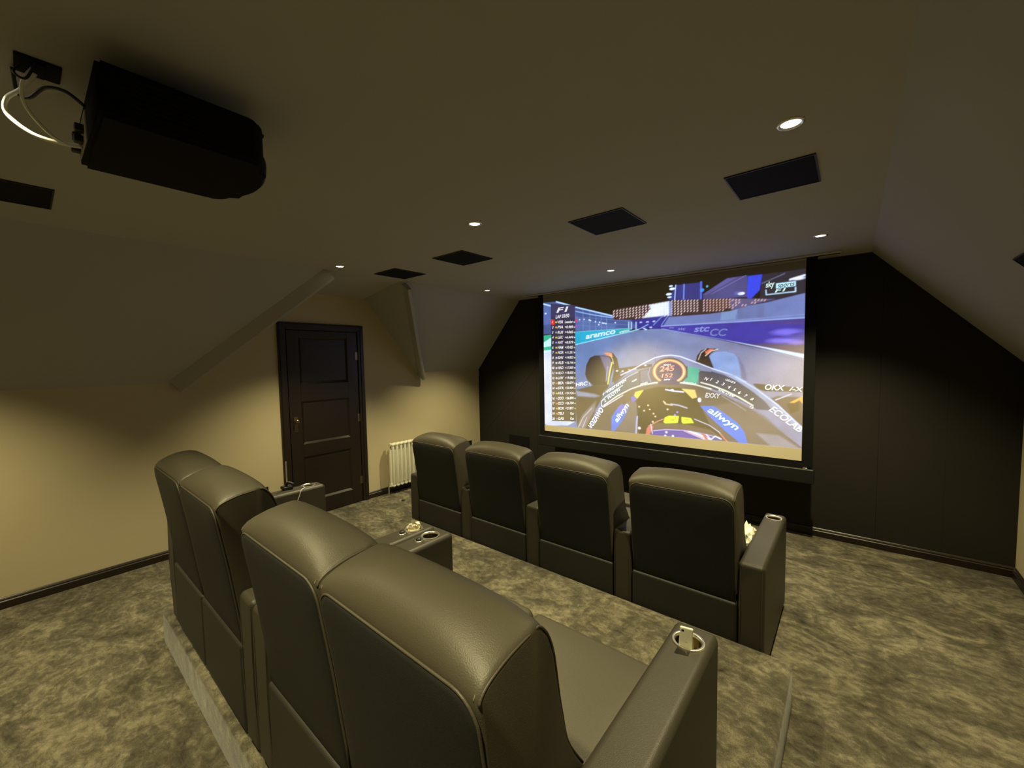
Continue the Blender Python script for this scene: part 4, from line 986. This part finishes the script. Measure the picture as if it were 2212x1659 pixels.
bm = box(bmesh.new(), -.095, SW+.092, -.030, .034, -.190, -.062, .012, 3); obj('weight_bar', bm, 'black_plastic', scr)
boxo('end_clip', 'chrome', scr, SW+.01, SW+.04, -.012, .014, -.062, -.055, .002, 1)
# slot housing in the ceiling
hs = thing('screen_housing', 'pale trim strip with dark slot in the ceiling that the screen drops from', 'screen casing', (FX0, FY, H))
boxo('front_lip', 'pale_trim', hs, -.30, 2.96, -.050, -.022, -.016, 0, .003, 1)
boxo('slot', 'black_cloth', hs, -.29, 2.95, -.022, .075, -.003, 0)
boxo('rear_lip', 'pale_trim', hs, -.30, 2.96, .075, .10, -.010, 0, .003, 1)

# ------------------------------------------------------------------ platform of the rear row
HR = .19
def rrect(x0, x1, y0, y1, r, n=6):
    out = []
    for cx, cy, a in ((x1-r, y1-r, 0), (x0+r, y1-r, 90), (x0+r, y0+r, 180), (x1-r, y0+r, 270)):
        for k in range(n+1): t = math.radians(a+90*k/n); out.append((cx+r*math.cos(t), cy+r*math.sin(t)))
    return out
pl = thing('seating_platform', 'low carpeted platform with rounded corners under the rear row of seats', 'platform', (0, 0, 0))
bm = bmesh.new(); rings = []
for off, z in ((0, 0), (0, HR-.022), (-.003, HR-.012), (-.009, HR-.005), (-.018, HR-.001), (-.03, HR)):
    rings.append([bm.verts.new((x, y, z)) for x, y in rrect(1.275-off, 4.272+off, .452-off, 2.258+off, .055+off*.6)])
for a, b in zip(rings, rings[1:]):
    for k in range(len(a)): bm.faces.new((a[k], a[(k+1) % len(a)], b[(k+1) % len(a)], b[k]))
bm.faces.new(rings[-1]); bm.faces.new(rings[0][::-1])
obj('carpet_cover', bm, 'carpet', pl, wn=False, angle=50)

# ------------------------------------------------------------------ recliners
# side profile of a backrest (y forward, z up from the chair's foot), from the rear seam over the crest to the seat
PROFILE = [(-.055, .925), (-.051, .950), (-.038, .974), (-.014, .991), (.018, 1.001), (.050, 1.003), (.080, .999), (.105, .988), (.125, .968), (.141, .938), (.156, .89),
           (.172, .80), (.186, .74), (.200, .68), (.226, .63), (.262, .575), (.282, .53), (.285, .48), (.27, .44), (.18, .42), (.05, .42), (.012, .42), (-.004, .55), (-.022, .70), (-.040, .82), (-.052, .90)]
def back_wrap(w, name, parent, rl=.03, rr=.03):
    """upholstered body of a backrest, w wide, centred on x=0; edges rounded towards the sides"""
    P = [Vector((0, y, z)) for y, z in PROFILE]; N = len(P)
    c = Vector((0, .09, .7))
    nrm = []
    for i in range(N):
        t = P[(i+1) % N]-P[i-1]; n = Vector((0, -t.z, t.y)).normalized()
        if n.dot(P[i]-c) < 0: n = -n
        nrm.append(n)
    ts = [-1, -.994, -.98, -.955, -.9, -.8, -.62, -.38, -.13, .13, .38, .62, .8, .9, .955, .98, .994, 1]
    ro = {1: .011, .994: .006, .98: .002, .955: .0003}
    bm = bmesh.new(); rings = []
    for t in ts:
        off, x, ring = ro.get(abs(t), 0), t*w/2, []
        for i in range(N):
            k = .8 if i in (0, N-1) else 1.0 if i < 16 else .35
            drop = .036*abs(t)**2.6*math.sin(math.pi*min(i, 7)/7) if i < 8 else 0      # crowned top, lower along the side seams
            lift = .009*(1-t*t)*math.sin(math.pi*min(i, 10)/10) if i < 11 else 0
            fr = .016*abs(t)**7*math.exp(-((i-7)/2.2)**2)      # the front top corners are rounder
            ring.append(bm.verts.new((x, P[i].y-nrm[i].y*(off*k+fr), P[i].z-nrm[i].z*(off*k+fr)-drop+lift)))
        rings.append(ring)
    for a, b in zip(rings, rings[1:]):
        for k in range(N): bm.faces.new((a[k], a[(k+1) % N], b[(k+1) % N], b[k]))
    for ring, s in ((rings[0], 1), (rings[-1], -1)):
        cv = bm.verts.new((ring[0].co.x, .08, .70))
        for k in range(N): bm.faces.new((ring[k], ring[(k+1) % N], cv) if s > 0 else (ring[(k+1) % N], ring[k], cv))
    return obj(name, bm, 'leather', parent, wn=False, angle=48)
def yb(z): # rear surface of the backrest at height z
    pts = [(.42, .012), (.55, -.004), (.70, -.022), (.82, -.040), (.90, -.052), (.925, -.055), (1.0, -.06)]
    if z <= .42: return .012+(.42-z)*.05
    for (a, ya), (b, y2) in zip(pts, pts[1:]):
        if z <= b: return ya+(y2-ya)*(z-a)/(b-a)
    return -.055
def back_panel(w, parent, topz=.928, botz=.372, r=.055):
    """slightly puffed rear panel with round upper corners, and the piping round it"""
    hw = w/2-.006; out = [(-hw, botz)]
    out += [(-hw, botz+(topz-r-botz)*k/5) for k in range(1, 5)]
    for k in range(7): a = math.pi-math.pi/2*k/6; out.append((-hw+r+r*math.cos(a), topz-r+r*math.sin(a)))
    for k in range(6, -1, -1): a = math.pi/2*k/6; out.append((hw-r+r*math.cos(a), topz-r+r*math.sin(a)))
    out += [(hw, botz+(topz-r-botz)*k/5) for k in range(4, 0, -1)]+[(hw, botz)]
    bm = bmesh.new(); cz = (topz+botz)/2; rings = []
    for s, d in ((1, .010), (1, -.001), (.985, -.006), (.95, -.009), (.8, -.012), (.45, -.014)):
        rings.append([bm.verts.new((x*s, yb(cz+(z-cz)*s)+d, cz+(z-cz)*s)) for x, z in out])
    n = len(out)
    for a, b in zip(rings, rings[1:]):
        for k in range(n): bm.faces.new((a[k], a[(k+1) % n], b[(k+1) % n], b[k]))
    c = bm.verts.new((0, yb(cz)-.014, cz))
    for k in range(n): bm.faces.new((rings[-1][k], rings[-1][(k+1) % n], c))
    obj('back_panel', bm, 'leather_deep_shade', parent, wn=False, angle=60)
    bm = bmesh.new(); tube(bm, [(x, yb(z)-.003, z) for x, z in out], .0032, 6); obj('piping', bm, 'leather', parent, wn=False)
def side_piping(w, parent):
    for s in (-1, 1):
        pts = []
        for i, (y, z) in enumerate(PROFILE[0:16]):
            d = Vector((y-.09, z-.7)).normalized(); dp = .036*math.sin(math.pi*min(i, 7)/7); fr = .016*math.exp(-((i-7)/2.2)**2); pts.append((s*(w/2-.0035), y-d.x*(.005+fr), z-d.y*(.005+fr)-dp))
        bm = bmesh.new(); tube(bm, spline(pts, 2), .0028, 6); obj('piping', bm, 'leather', parent, wn=False)
        q = [(x-s*.010, y+Vector((y-.09, z-.7)).normalized().x*.0045, z+Vector((y-.09, z-.7)).normalized().y*.0045) for x, y, z in pts]
        bm = bmesh.new(); tube(bm, spline(q, 2), .0011, 5); obj('stitching', bm, 'thread', parent, wn=False)
def make_arm_mesh(w, L=.855, h=.60):
    bm = box(bmesh.new(), -w/2, w/2, 0, L, .02, h, .022, 4)
    me = bpy.data.meshes.new('a'); bm.to_mesh(me); bm.free()
    o = bpy.data.objects.new('a', me); COL.objects.link(o)
    cb = bmesh.new(); lathe(cb, [(0, h+.05), (.037, h+.05), (.037, h-.085), (0, h-.085)], 32, (0, L-.095, 0))
    bmesh.ops.recalc_face_normals(cb, faces=cb.faces)
    cm = bpy.data.meshes.new('c'); cb.to_mesh(cm); cb.free(); co_ = bpy.data.objects.new('c', cm); COL.objects.link(co_)
    md = o.modifiers.new('b', 'BOOLEAN'); md.object = co_; md.operation = 'DIFFERENCE'; md.solver = 'EXACT'
    bpy.context.view_layer.update()
    res = bpy.data.meshes.new_from_object(o.evaluated_get(bpy.context.evaluated_depsgraph_get()))
    res.name = 'armrest'; bpy.data.objects.remove(o); bpy.data.objects.remove(co_)
    return res
ARM = {}
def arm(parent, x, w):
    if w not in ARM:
        me = make_arm_mesh(w); me.materials.clear(); me.materials.append(MATS['leather_arm_shade'])
        me.polygons.foreach_set('use_smooth', [True]*len(me.polygons)); me.set_sharp_from_angle(angle=math.radians(40))
        bm = bmesh.new(); lathe(bm, [(0, -.080), (.034, -.080), (.0362, -.070), (.0362, -.004), (.0375, .003), (.041, .0055), (.0455, .0045), (.0475, .0005), (.0475, -.001)], 40)
        cm = bpy.data.meshes.new('cup_holder'); bm.to_mesh(cm); bm.free(); cm.materials.append(MATS['chrome']); cm.materials.append(MATS['chrome_bowl']); cm.polygons.foreach_set('material_index', [1 if f_.center.z < -.003 else 0 for f_ in cm.polygons]); cm.polygons.foreach_set('use_smooth', [True]*len(cm.polygons)); cm.set_sharp_from_angle(angle=math.radians(50))
        bm = bmesh.new(); tube(bm, spline([(-w/2+.012, .006, .04), (-w/2+.012, -.001, .3), (-w/2+.012, .003, .575)], 6), .002, 5)
        tube(bm, spline([(w/2-.012, .006, .04), (w/2-.012, -.001, .3), (w/2-.012, .003, .575)], 6), .002, 5)
        pm = bpy.data.meshes.new('piping'); bm.to_mesh(pm); bm.free(); pm.materials.append(MATS['leather'])
        ARM[w] = (me, cm, pm)
    me, cm, pm = ARM[w]
    a = bpy.data.objects.new('armrest', me); COL.objects.link(a); a.parent = parent; a.location = (x, 0, 0); a.modifiers.new('wn', 'WEIGHTED_NORMAL').keep_sharp = True
    c = bpy.data.objects.new('cup_holder', cm); COL.objects.link(c); c.parent = a; c.location = (0, .76, .60)
    c['label'] = 'chrome cup holder'
    p = bpy.data.objects.new('piping', pm); COL.objects.link(p); p.parent = a
    return a
def buttons(parent, x, z=.60, y=.69):
    b = thing('seat_control'); b.parent = parent; b.location = (x, y, z)
    bm = bmesh.new(); lathe(bm, [(0, .0005), (.014, .0005), (.0155, .003), (.017, .001), (.0175, -.001)], 20); obj('button_rim', bm, 'chrome', b, wn=False)
    bm = bmesh.new(); lathe(bm, [(0, .014), (.009, .013), (.013, .009), (.0135, 0)], 20); obj('button_cap', bm, 'black_plastic', b, wn=False)
def place(seatx, w, parent, open_foot=0.0):
    """one seat of width w centred at seatx: backrest, cushion, base, footrest"""
    g = 0.004
    bk = back_wrap(w-2*g, 'backrest', parent); bk.location = (seatx, 0, 0)
    back_panel(w-2*g, bk); side_piping(w-2*g, bk)
    bm = box(bmesh.new(), seatx-w/2+.002, seatx+w/2-.002, -.003, .10, .03, .378, .014, 3); obj('rear_panel', bm, 'leather_base_shade', parent)
    bm = box(bmesh.new(), seatx-w/2+.004, seatx+w/2-.004, .10, .80, .05, .33, .01, 2); obj('seat_base', bm, 'leather_deep_shade', parent)
    bm = box(bmesh.new(), -w/2+.003, w/2-.003, .20, .815, .325, .440, .035, 5)
    bmesh.ops.subdivide_edges(bm, edges=[e for e in bm.edges if e.calc_length() > .3], cuts=6, use_grid_fill=True)
    for v in bm.verts:
        if v.co.z > .42: v.co.z += .006*math.cos(v.co.x/w*math.pi)*math.sin((v.co.y-.2)/.65*math.pi)
    c = obj('seat_cushion', bm, 'leather', parent, wn=False, angle=60); c.location = (seatx, 0, 0)
    if open_foot: box_ = box(bmesh.new(), seatx-w/2+.01, seatx+w/2-.01, .858, .858+open_foot, .365, .452, .02, 4)
    else: box_ = box(bmesh.new(), seatx-w/2+.01, seatx+w/2-.01, .80, .862, .06, .345, .02, 4)
    ft = obj('footrest', box_, 'leather', parent)
    if open_foot:               # scissor arms that carry the raised footrest
        for q in (seatx-w*.3, seatx+w*.3):
            bm = bmesh.new()
            for (ya, za), (yc, zc) in (((.60, .16), (.97, .352)), ((.79, .22), (1.04, .355)), ((.79, .30), (.90, .22))):
                d = Vector((0, yc-ya, zc-za)).normalized(); n = Vector((0, -d.z, d.y))*.011; a, c = Vector((q, ya, za)), Vector((q, yc, zc))
                prism(bm, [a-n, c-n, c+n, a+n], (.005, 0, 0))
            box(bm, q-.004, q+.009, .93, 1.08, .350, .368)
            obj('footrest_bracket', bm, 'black_plastic', parent, smooth=False)
def feet(parent, xs, ys=(.04, .80)):
    for x in xs:
        for y in ys:
            bm = bmesh.new(); lathe(bm, [(0, 0), (.02, 0), (.022, .02), (.022, .05), (0, .05)], 12, (x, y, 0)); obj('foot', bm, 'black_plastic', parent, wn=False, angle=40)
# front row: four single recliners joined at the arms
AWF, SWF, YF = .12, .565, 2.27
flabels = ['black leather recliner next to the white radiator, leftmost of the front row',
           'black leather recliner second from the radiator, in front of the low wall speaker',
           'black leather recliner second from the right end of the front row, its footrest raised',
           'black leather recliner at the right end of the front row with the free armrest']
x = 1.288
for i in range(4):
    wtot = (AWF if i == 0 else 0)+SWF+AWF
    t = thing('recliner_chair', flabels[i], 'recliner', (x, YF, 0), 'front row of four joined black leather recliners')
    q = 0
    if i == 0: arm(t, AWF/2, AWF); q = AWF
    place(q+SWF/2, SWF, t, open_foot=.25 if i == 2 else 0)
    arm(t, q+SWF+AWF/2, AWF)
    feet(t, (.06, wtot-.06))
    x += wtot
# rear row: two double recliners on the platform
AWR = .129
for x0, x1, lab in ((1.475, 2.811, 'far black leather two-seat recliner on the platform, nearest the door'),
                    (2.815, 4.157, 'near black leather two-seat recliner on the platform, white remote in its cup holder')):
    t = thing('recliner_loveseat', lab, 'sofa', (x0, .475, HR), 'two double recliners of the rear row')
    sw = (x1-x0-2*AWR)/2
    arm(t, AWR/2, AWR); arm(t, x1-x0-AWR/2, AWR); buttons(t, AWR/2 if x0 > 2 else x1-x0-AWR/2)
    place(AWR+sw/2, sw, t); place(AWR+1.5*sw, sw, t)
    feet(t, (.06, (x1-x0)/2, x1-x0-.06))

# ------------------------------------------------------------------ things on the armrests and seats
AT = HR+.60
t = thing('remote_control', 'slim cream white remote control standing in the cup holder of the nearest armrest', 'remote', (4.083, 1.222, AT-.078))
t.rotation_euler = (math.radians(12), math.radians(3), math.radians(17))
boxo('remote_body', 'white_plastic', t, -.018, .018, -.004, .004, 0, .150, .0035, 3)
boxo('remote_window', 'black_plastic', t, -.0135, -.007, -.0046, -.0038, .137, .1435)
for k in range(3): boxo('remote_mark', 'ink', t, -.004, .006, -.00425, -.0039, .100-k*.022, .1008-k*.022)
t = thing('drinking_glass', 'small cut glass tumbler with crumpled clear wrapper in the middle armrest cup holder', 'glass', (2.747, 1.235, AT-.0785))
bm = bmesh.new(); lathe(bm, [(0, .004), (.024, .004), (.029, .085), (.031, .085), (.027, 0), (0, 0)], 10); obj('tumbler', bm, 'glass_like', t, smooth=False)
bm = bmesh.new(); random.seed(4)
for k in range(9):
    r = bmesh.ops.create_icosphere(bm, subdivisions=1, radius=.011)
    d = Vector((random.uniform(-.022, .022), random.uniform(-.022, .022), .085+random.uniform(0, .022)))
    for v in r['verts']: v.co = v.co*random.uniform(.5, 1.3)+d
obj('wrapper', bm, 'glass_like', t, smooth=False)
t = thing('phone_stand', 'thin metal post on a black clamp base on the far left armrest', 'holder', (1.498, 1.115, AT))
boxo('clamp_base', 'black_plastic', t, -.03, .03, -.035, .03, 0, .022, .006, 2)
bm = bmesh.new(); tube(bm, spline([(0, -.01, .015), (.012, 0, .045), (.03, .03, .03)], 4), .009, 8); tube(bm, spline([(-.02, 0, .018), (-.035, .01, .028), (-.03, .04, .012)], 4), .008, 8); obj('clamp_arm', bm, 'black_plastic', t, wn=False)
boxo('post', 'chrome', t, -.006, .002, -.004, .004, .02, .190, .002, 2)
bm = bmesh.new(); tube(bm, spline([(1.545, 1.20, AT+.006), (1.585, 1.19, AT+.006), (1.606, 1.16, AT-.002), (1.6085, 1.14, AT-.05), (1.608, 1.10, AT-.13)], 6), .0022, 6)
tag(obj('charging_cable', bm, 'white_cable', wn=False), 'thin pale cable hanging over the side of the far left armrest', 'cable')
# crumpled white bag on the front right seat
bm = bmesh.new(); random.seed(11)
bmesh.ops.create_icosphere(bm, subdivisions=3, radius=1)
for v in bm.verts:
    n = v.co.copy(); k = 1+.18*math.sin(9*n.x+3*n.z)+.14*math.sin(13*n.y-5*n.z)+random.uniform(-.07, .07)
    v.co = Vector((n.x*.055*k, n.y*.11*k, max(n.z, -.6)*.07*k))
t = thing('paper_bag', 'crumpled cream white paper bag on the front row seat beside the free right armrest', 'bag', (3.955, YF+.63, .489))
obj('bag_paper', bm, 'paper', t, smooth=False)
bm = bmesh.new()
for k in range(5): tube(bm, spline([(-.02+.01*k, -.095+.006*k, -.01+.008*k), (-.015+.008*k, -.105+.004*k, .005+.01*k), (-.004+.006*k, -.100, .012+.008*k)], 4), .003, 5)
obj('printed_mark', bm, 'ink', t, wn=False)
# small dark scrap on the carpet
bm = bmesh.new(); lathe(bm, [(0, 0), (.022, 0), (.022, .007), (.018, .010), (0, .010)], 14)
o = tag(obj('bottle_cap', bm, 'black_plastic', wn=False, angle=40), 'tiny dark round cap lying on the carpet near the radiator', 'cap'); o.location = (.40, 2.80, 0)

# ------------------------------------------------------------------ radiator
t = thing('column_radiator', 'white column radiator on the beige wall between the door and the front row', 'radiator', (.02, 2.845, 0))
NC, PIT = 13, .059
bm = bmesh.new()
for cxr in (.045, .105):
    tube(bm, [(cxr, 0, .10), (cxr, 0, .125), (cxr, 0, .60), (cxr, 0, .632)], [.010, .0175, .0175, .010], 12)
for z in (.112, .618):
    tube(bm, [(.028, 0, z), (.038, 0, z), (.112, 0, z), (.122, 0, z)], [.010, .020, .020, .010], 12)
sec0 = None
for k in range(NC):
    if sec0 is None: sec0 = obj('radiator_column', bm, 'radiator_paint', t, wn=False, angle=50); o = sec0
    else: o = sec0.copy(); COL.objects.link(o); o.parent = t
    o.location = (0, .022+k*PIT, 0)
for z in (.112, .618):
    bm = bmesh.new(); tube(bm, [(.075, .0, z), (.075, .022+(NC-1)*PIT+.02, z)], .020, 14); obj('header_pipe', bm, 'radiator_paint', t, wn=False, angle=50)
bm = bmesh.new(); tube(bm, [(.075, -.002, .105), (.075, -.035, .105)], .011, 10); tube(bm, [(.075, -.035, .125), (.075, -.035, .0)], .008, 10)
lathe(bm, [(0, .03), (.014, .03), (.016, .0), (0, 0)], 14, (.075, -.035, .118)); obj('valve', bm, 'chrome', t, wn=False, angle=50)
for k in (3, 9): boxo('wall_bracket', 'radiator_paint', t, -.02, .03, .022+k*PIT-.006, .022+k*PIT+.006, .30, .33)

# ------------------------------------------------------------------ projector
PX0, PX1, PY0, PY1, PZ0, PZ1 = 2.585, 3.015, .155, .575, 2.268, 2.405
t = thing('projector', 'black ceiling projector with rounded front hanging from the ceiling', 'projector', ((PX0+PX1)/2, PY0, PZ0))
hw, L, hh = (PX1-PX0)/2, PY1-PY0, PZ1-PZ0
out = [(-hw, 0), (hw, 0), (hw, L*.80)]
for k in range(1, 6): a = k/6*math.pi/2; out.append((hw-.085*(1-math.cos(a)), L*.80+(L*.13)*math.sin(a)))
for k in range(9): u = 1-2*k/8; out.append(((hw-.085)*u, L*.93+.07*L*(1-u*u)))
for k in range(5, 0, -1): a = k/6*math.pi/2; out.append((-(hw-.085*(1-math.cos(a))), L*.80+(L*.13)*math.sin(a)))
out.append((-hw, L*.80))
bm = bmesh.new(); prism(bm, [(x, y, 0) for x, y in out], (0, 0, hh))
bmesh.ops.bevel(bm, geom=[e for e in bm.edges if abs(e.verts[0].co.z-e.verts[1].co.z) < 1e-5], offset=.012, segments=3, affect='EDGES')
obj('projector_body', bm, 'projector_black', t)
bm = bmesh.new(); lathe(bm, [(.056, 0), (.060, .012), (.050, .020), (.040, .006), (0, .010)], 28)
bmesh.ops.transform(bm, matrix=Matrix.Rotation(-math.pi/2, 4, 'X'), verts=bm.verts); bmesh.ops.translate(bm, vec=(0, L-.004, hh*.5), verts=bm.verts)
obj('projector_lens', bm, 'black_plastic', t, wn=False)
bm = bmesh.new()
for k in range(7): box(bm, hw-.001, hw+.002, .05, .22, .03+k*.013, .036+k*.013)
obj('air_vent', bm, 'black_cloth', t, smooth=False)
bm = bmesh.new(); tube(bm, [(0, .21, hh-.005), (0, .21, hh+.03)], .03, 16); tube(bm, [(0, .21, H-PZ0-.012), (0, .21, H-PZ0)], .07, 20)
for a, b in ((-.12, .08), (.12, .08), (-.12, .33), (.12, .33)): tube(bm, [(a, b, hh-.004), (a*.3, .21+(b-.21)*.3, hh+.03)], .008, 6)
obj('ceiling_bracket', bm, 'black_plastic', t, wn=False, angle=40)
io = boxo('connector_panel', 'pale_trim', t, -hw+.02, -.02, -.003, .003, .02, .10)
bm = bmesh.new()
for k, xx in enumerate((-.17, -.13, -.09, -.06)): box(bm, xx-.012, xx+.012, -.022, -.002, .03+.02*(k % 2), .05+.02*(k % 2), .002, 1)
obj('plug', bm, 'black_plastic', t)
t = thing('cable_plate', 'small black brush plate in the ceiling behind the projector, cables coming out', 'plate', (2.708, .075, H))
boxo('plate_face', 'projector_black', t, -.048, .048, -.043, .043, -.008, 0, .003, 2); boxo('brush_strip', 'black_cloth', t, -.040, .040, -.012, .012, -.012, -.007)
def cable(pts, r, m, label, name='cable'):
    bm = bmesh.new(); tube(bm, spline(pts, 10), r, 8); tag(obj(name, bm, m, wn=False), label, 'cable')
cable([(2.69, .070, H-.010), (2.66, .045, H-.05), (2.62, .015, H-.075), (2.60, .015, H-.11), (2.61, .06, H-.15), (2.64, .12, H-.165), (2.665, .150, H-.165)], .0056, 'white_cable', 'thick white cable looping down from the ceiling plate to the projector')
cable([(2.715, .065, H-.010), (2.70, .045, H-.05), (2.67, .045, H-.09), (2.655, .07, H-.13), (2.66, .11, H-.17), (2.69, .150, H-.180)], .0042, 'white_cable', 'thinner white cable behind the looping one, plugged lowest into the projector')
cable([(2.67, .030, H-.006), (2.64, .035, H-.055), (2.67, .055, H-.075), (2.72, .085, H-.055), (2.76, .12, H-.065), (2.79, .152, H-.10)], .0045, 'black_cable', 'thick black cable arching from the ceiling plate to the projector top')
cable([(2.73, .050, H-.010), (2.735, .030, H-.045), (2.75, .050, H-.06), (2.755, .070, H-.012)], .003, 'black_cable', 'short black cable loop hanging under the ceiling plate')
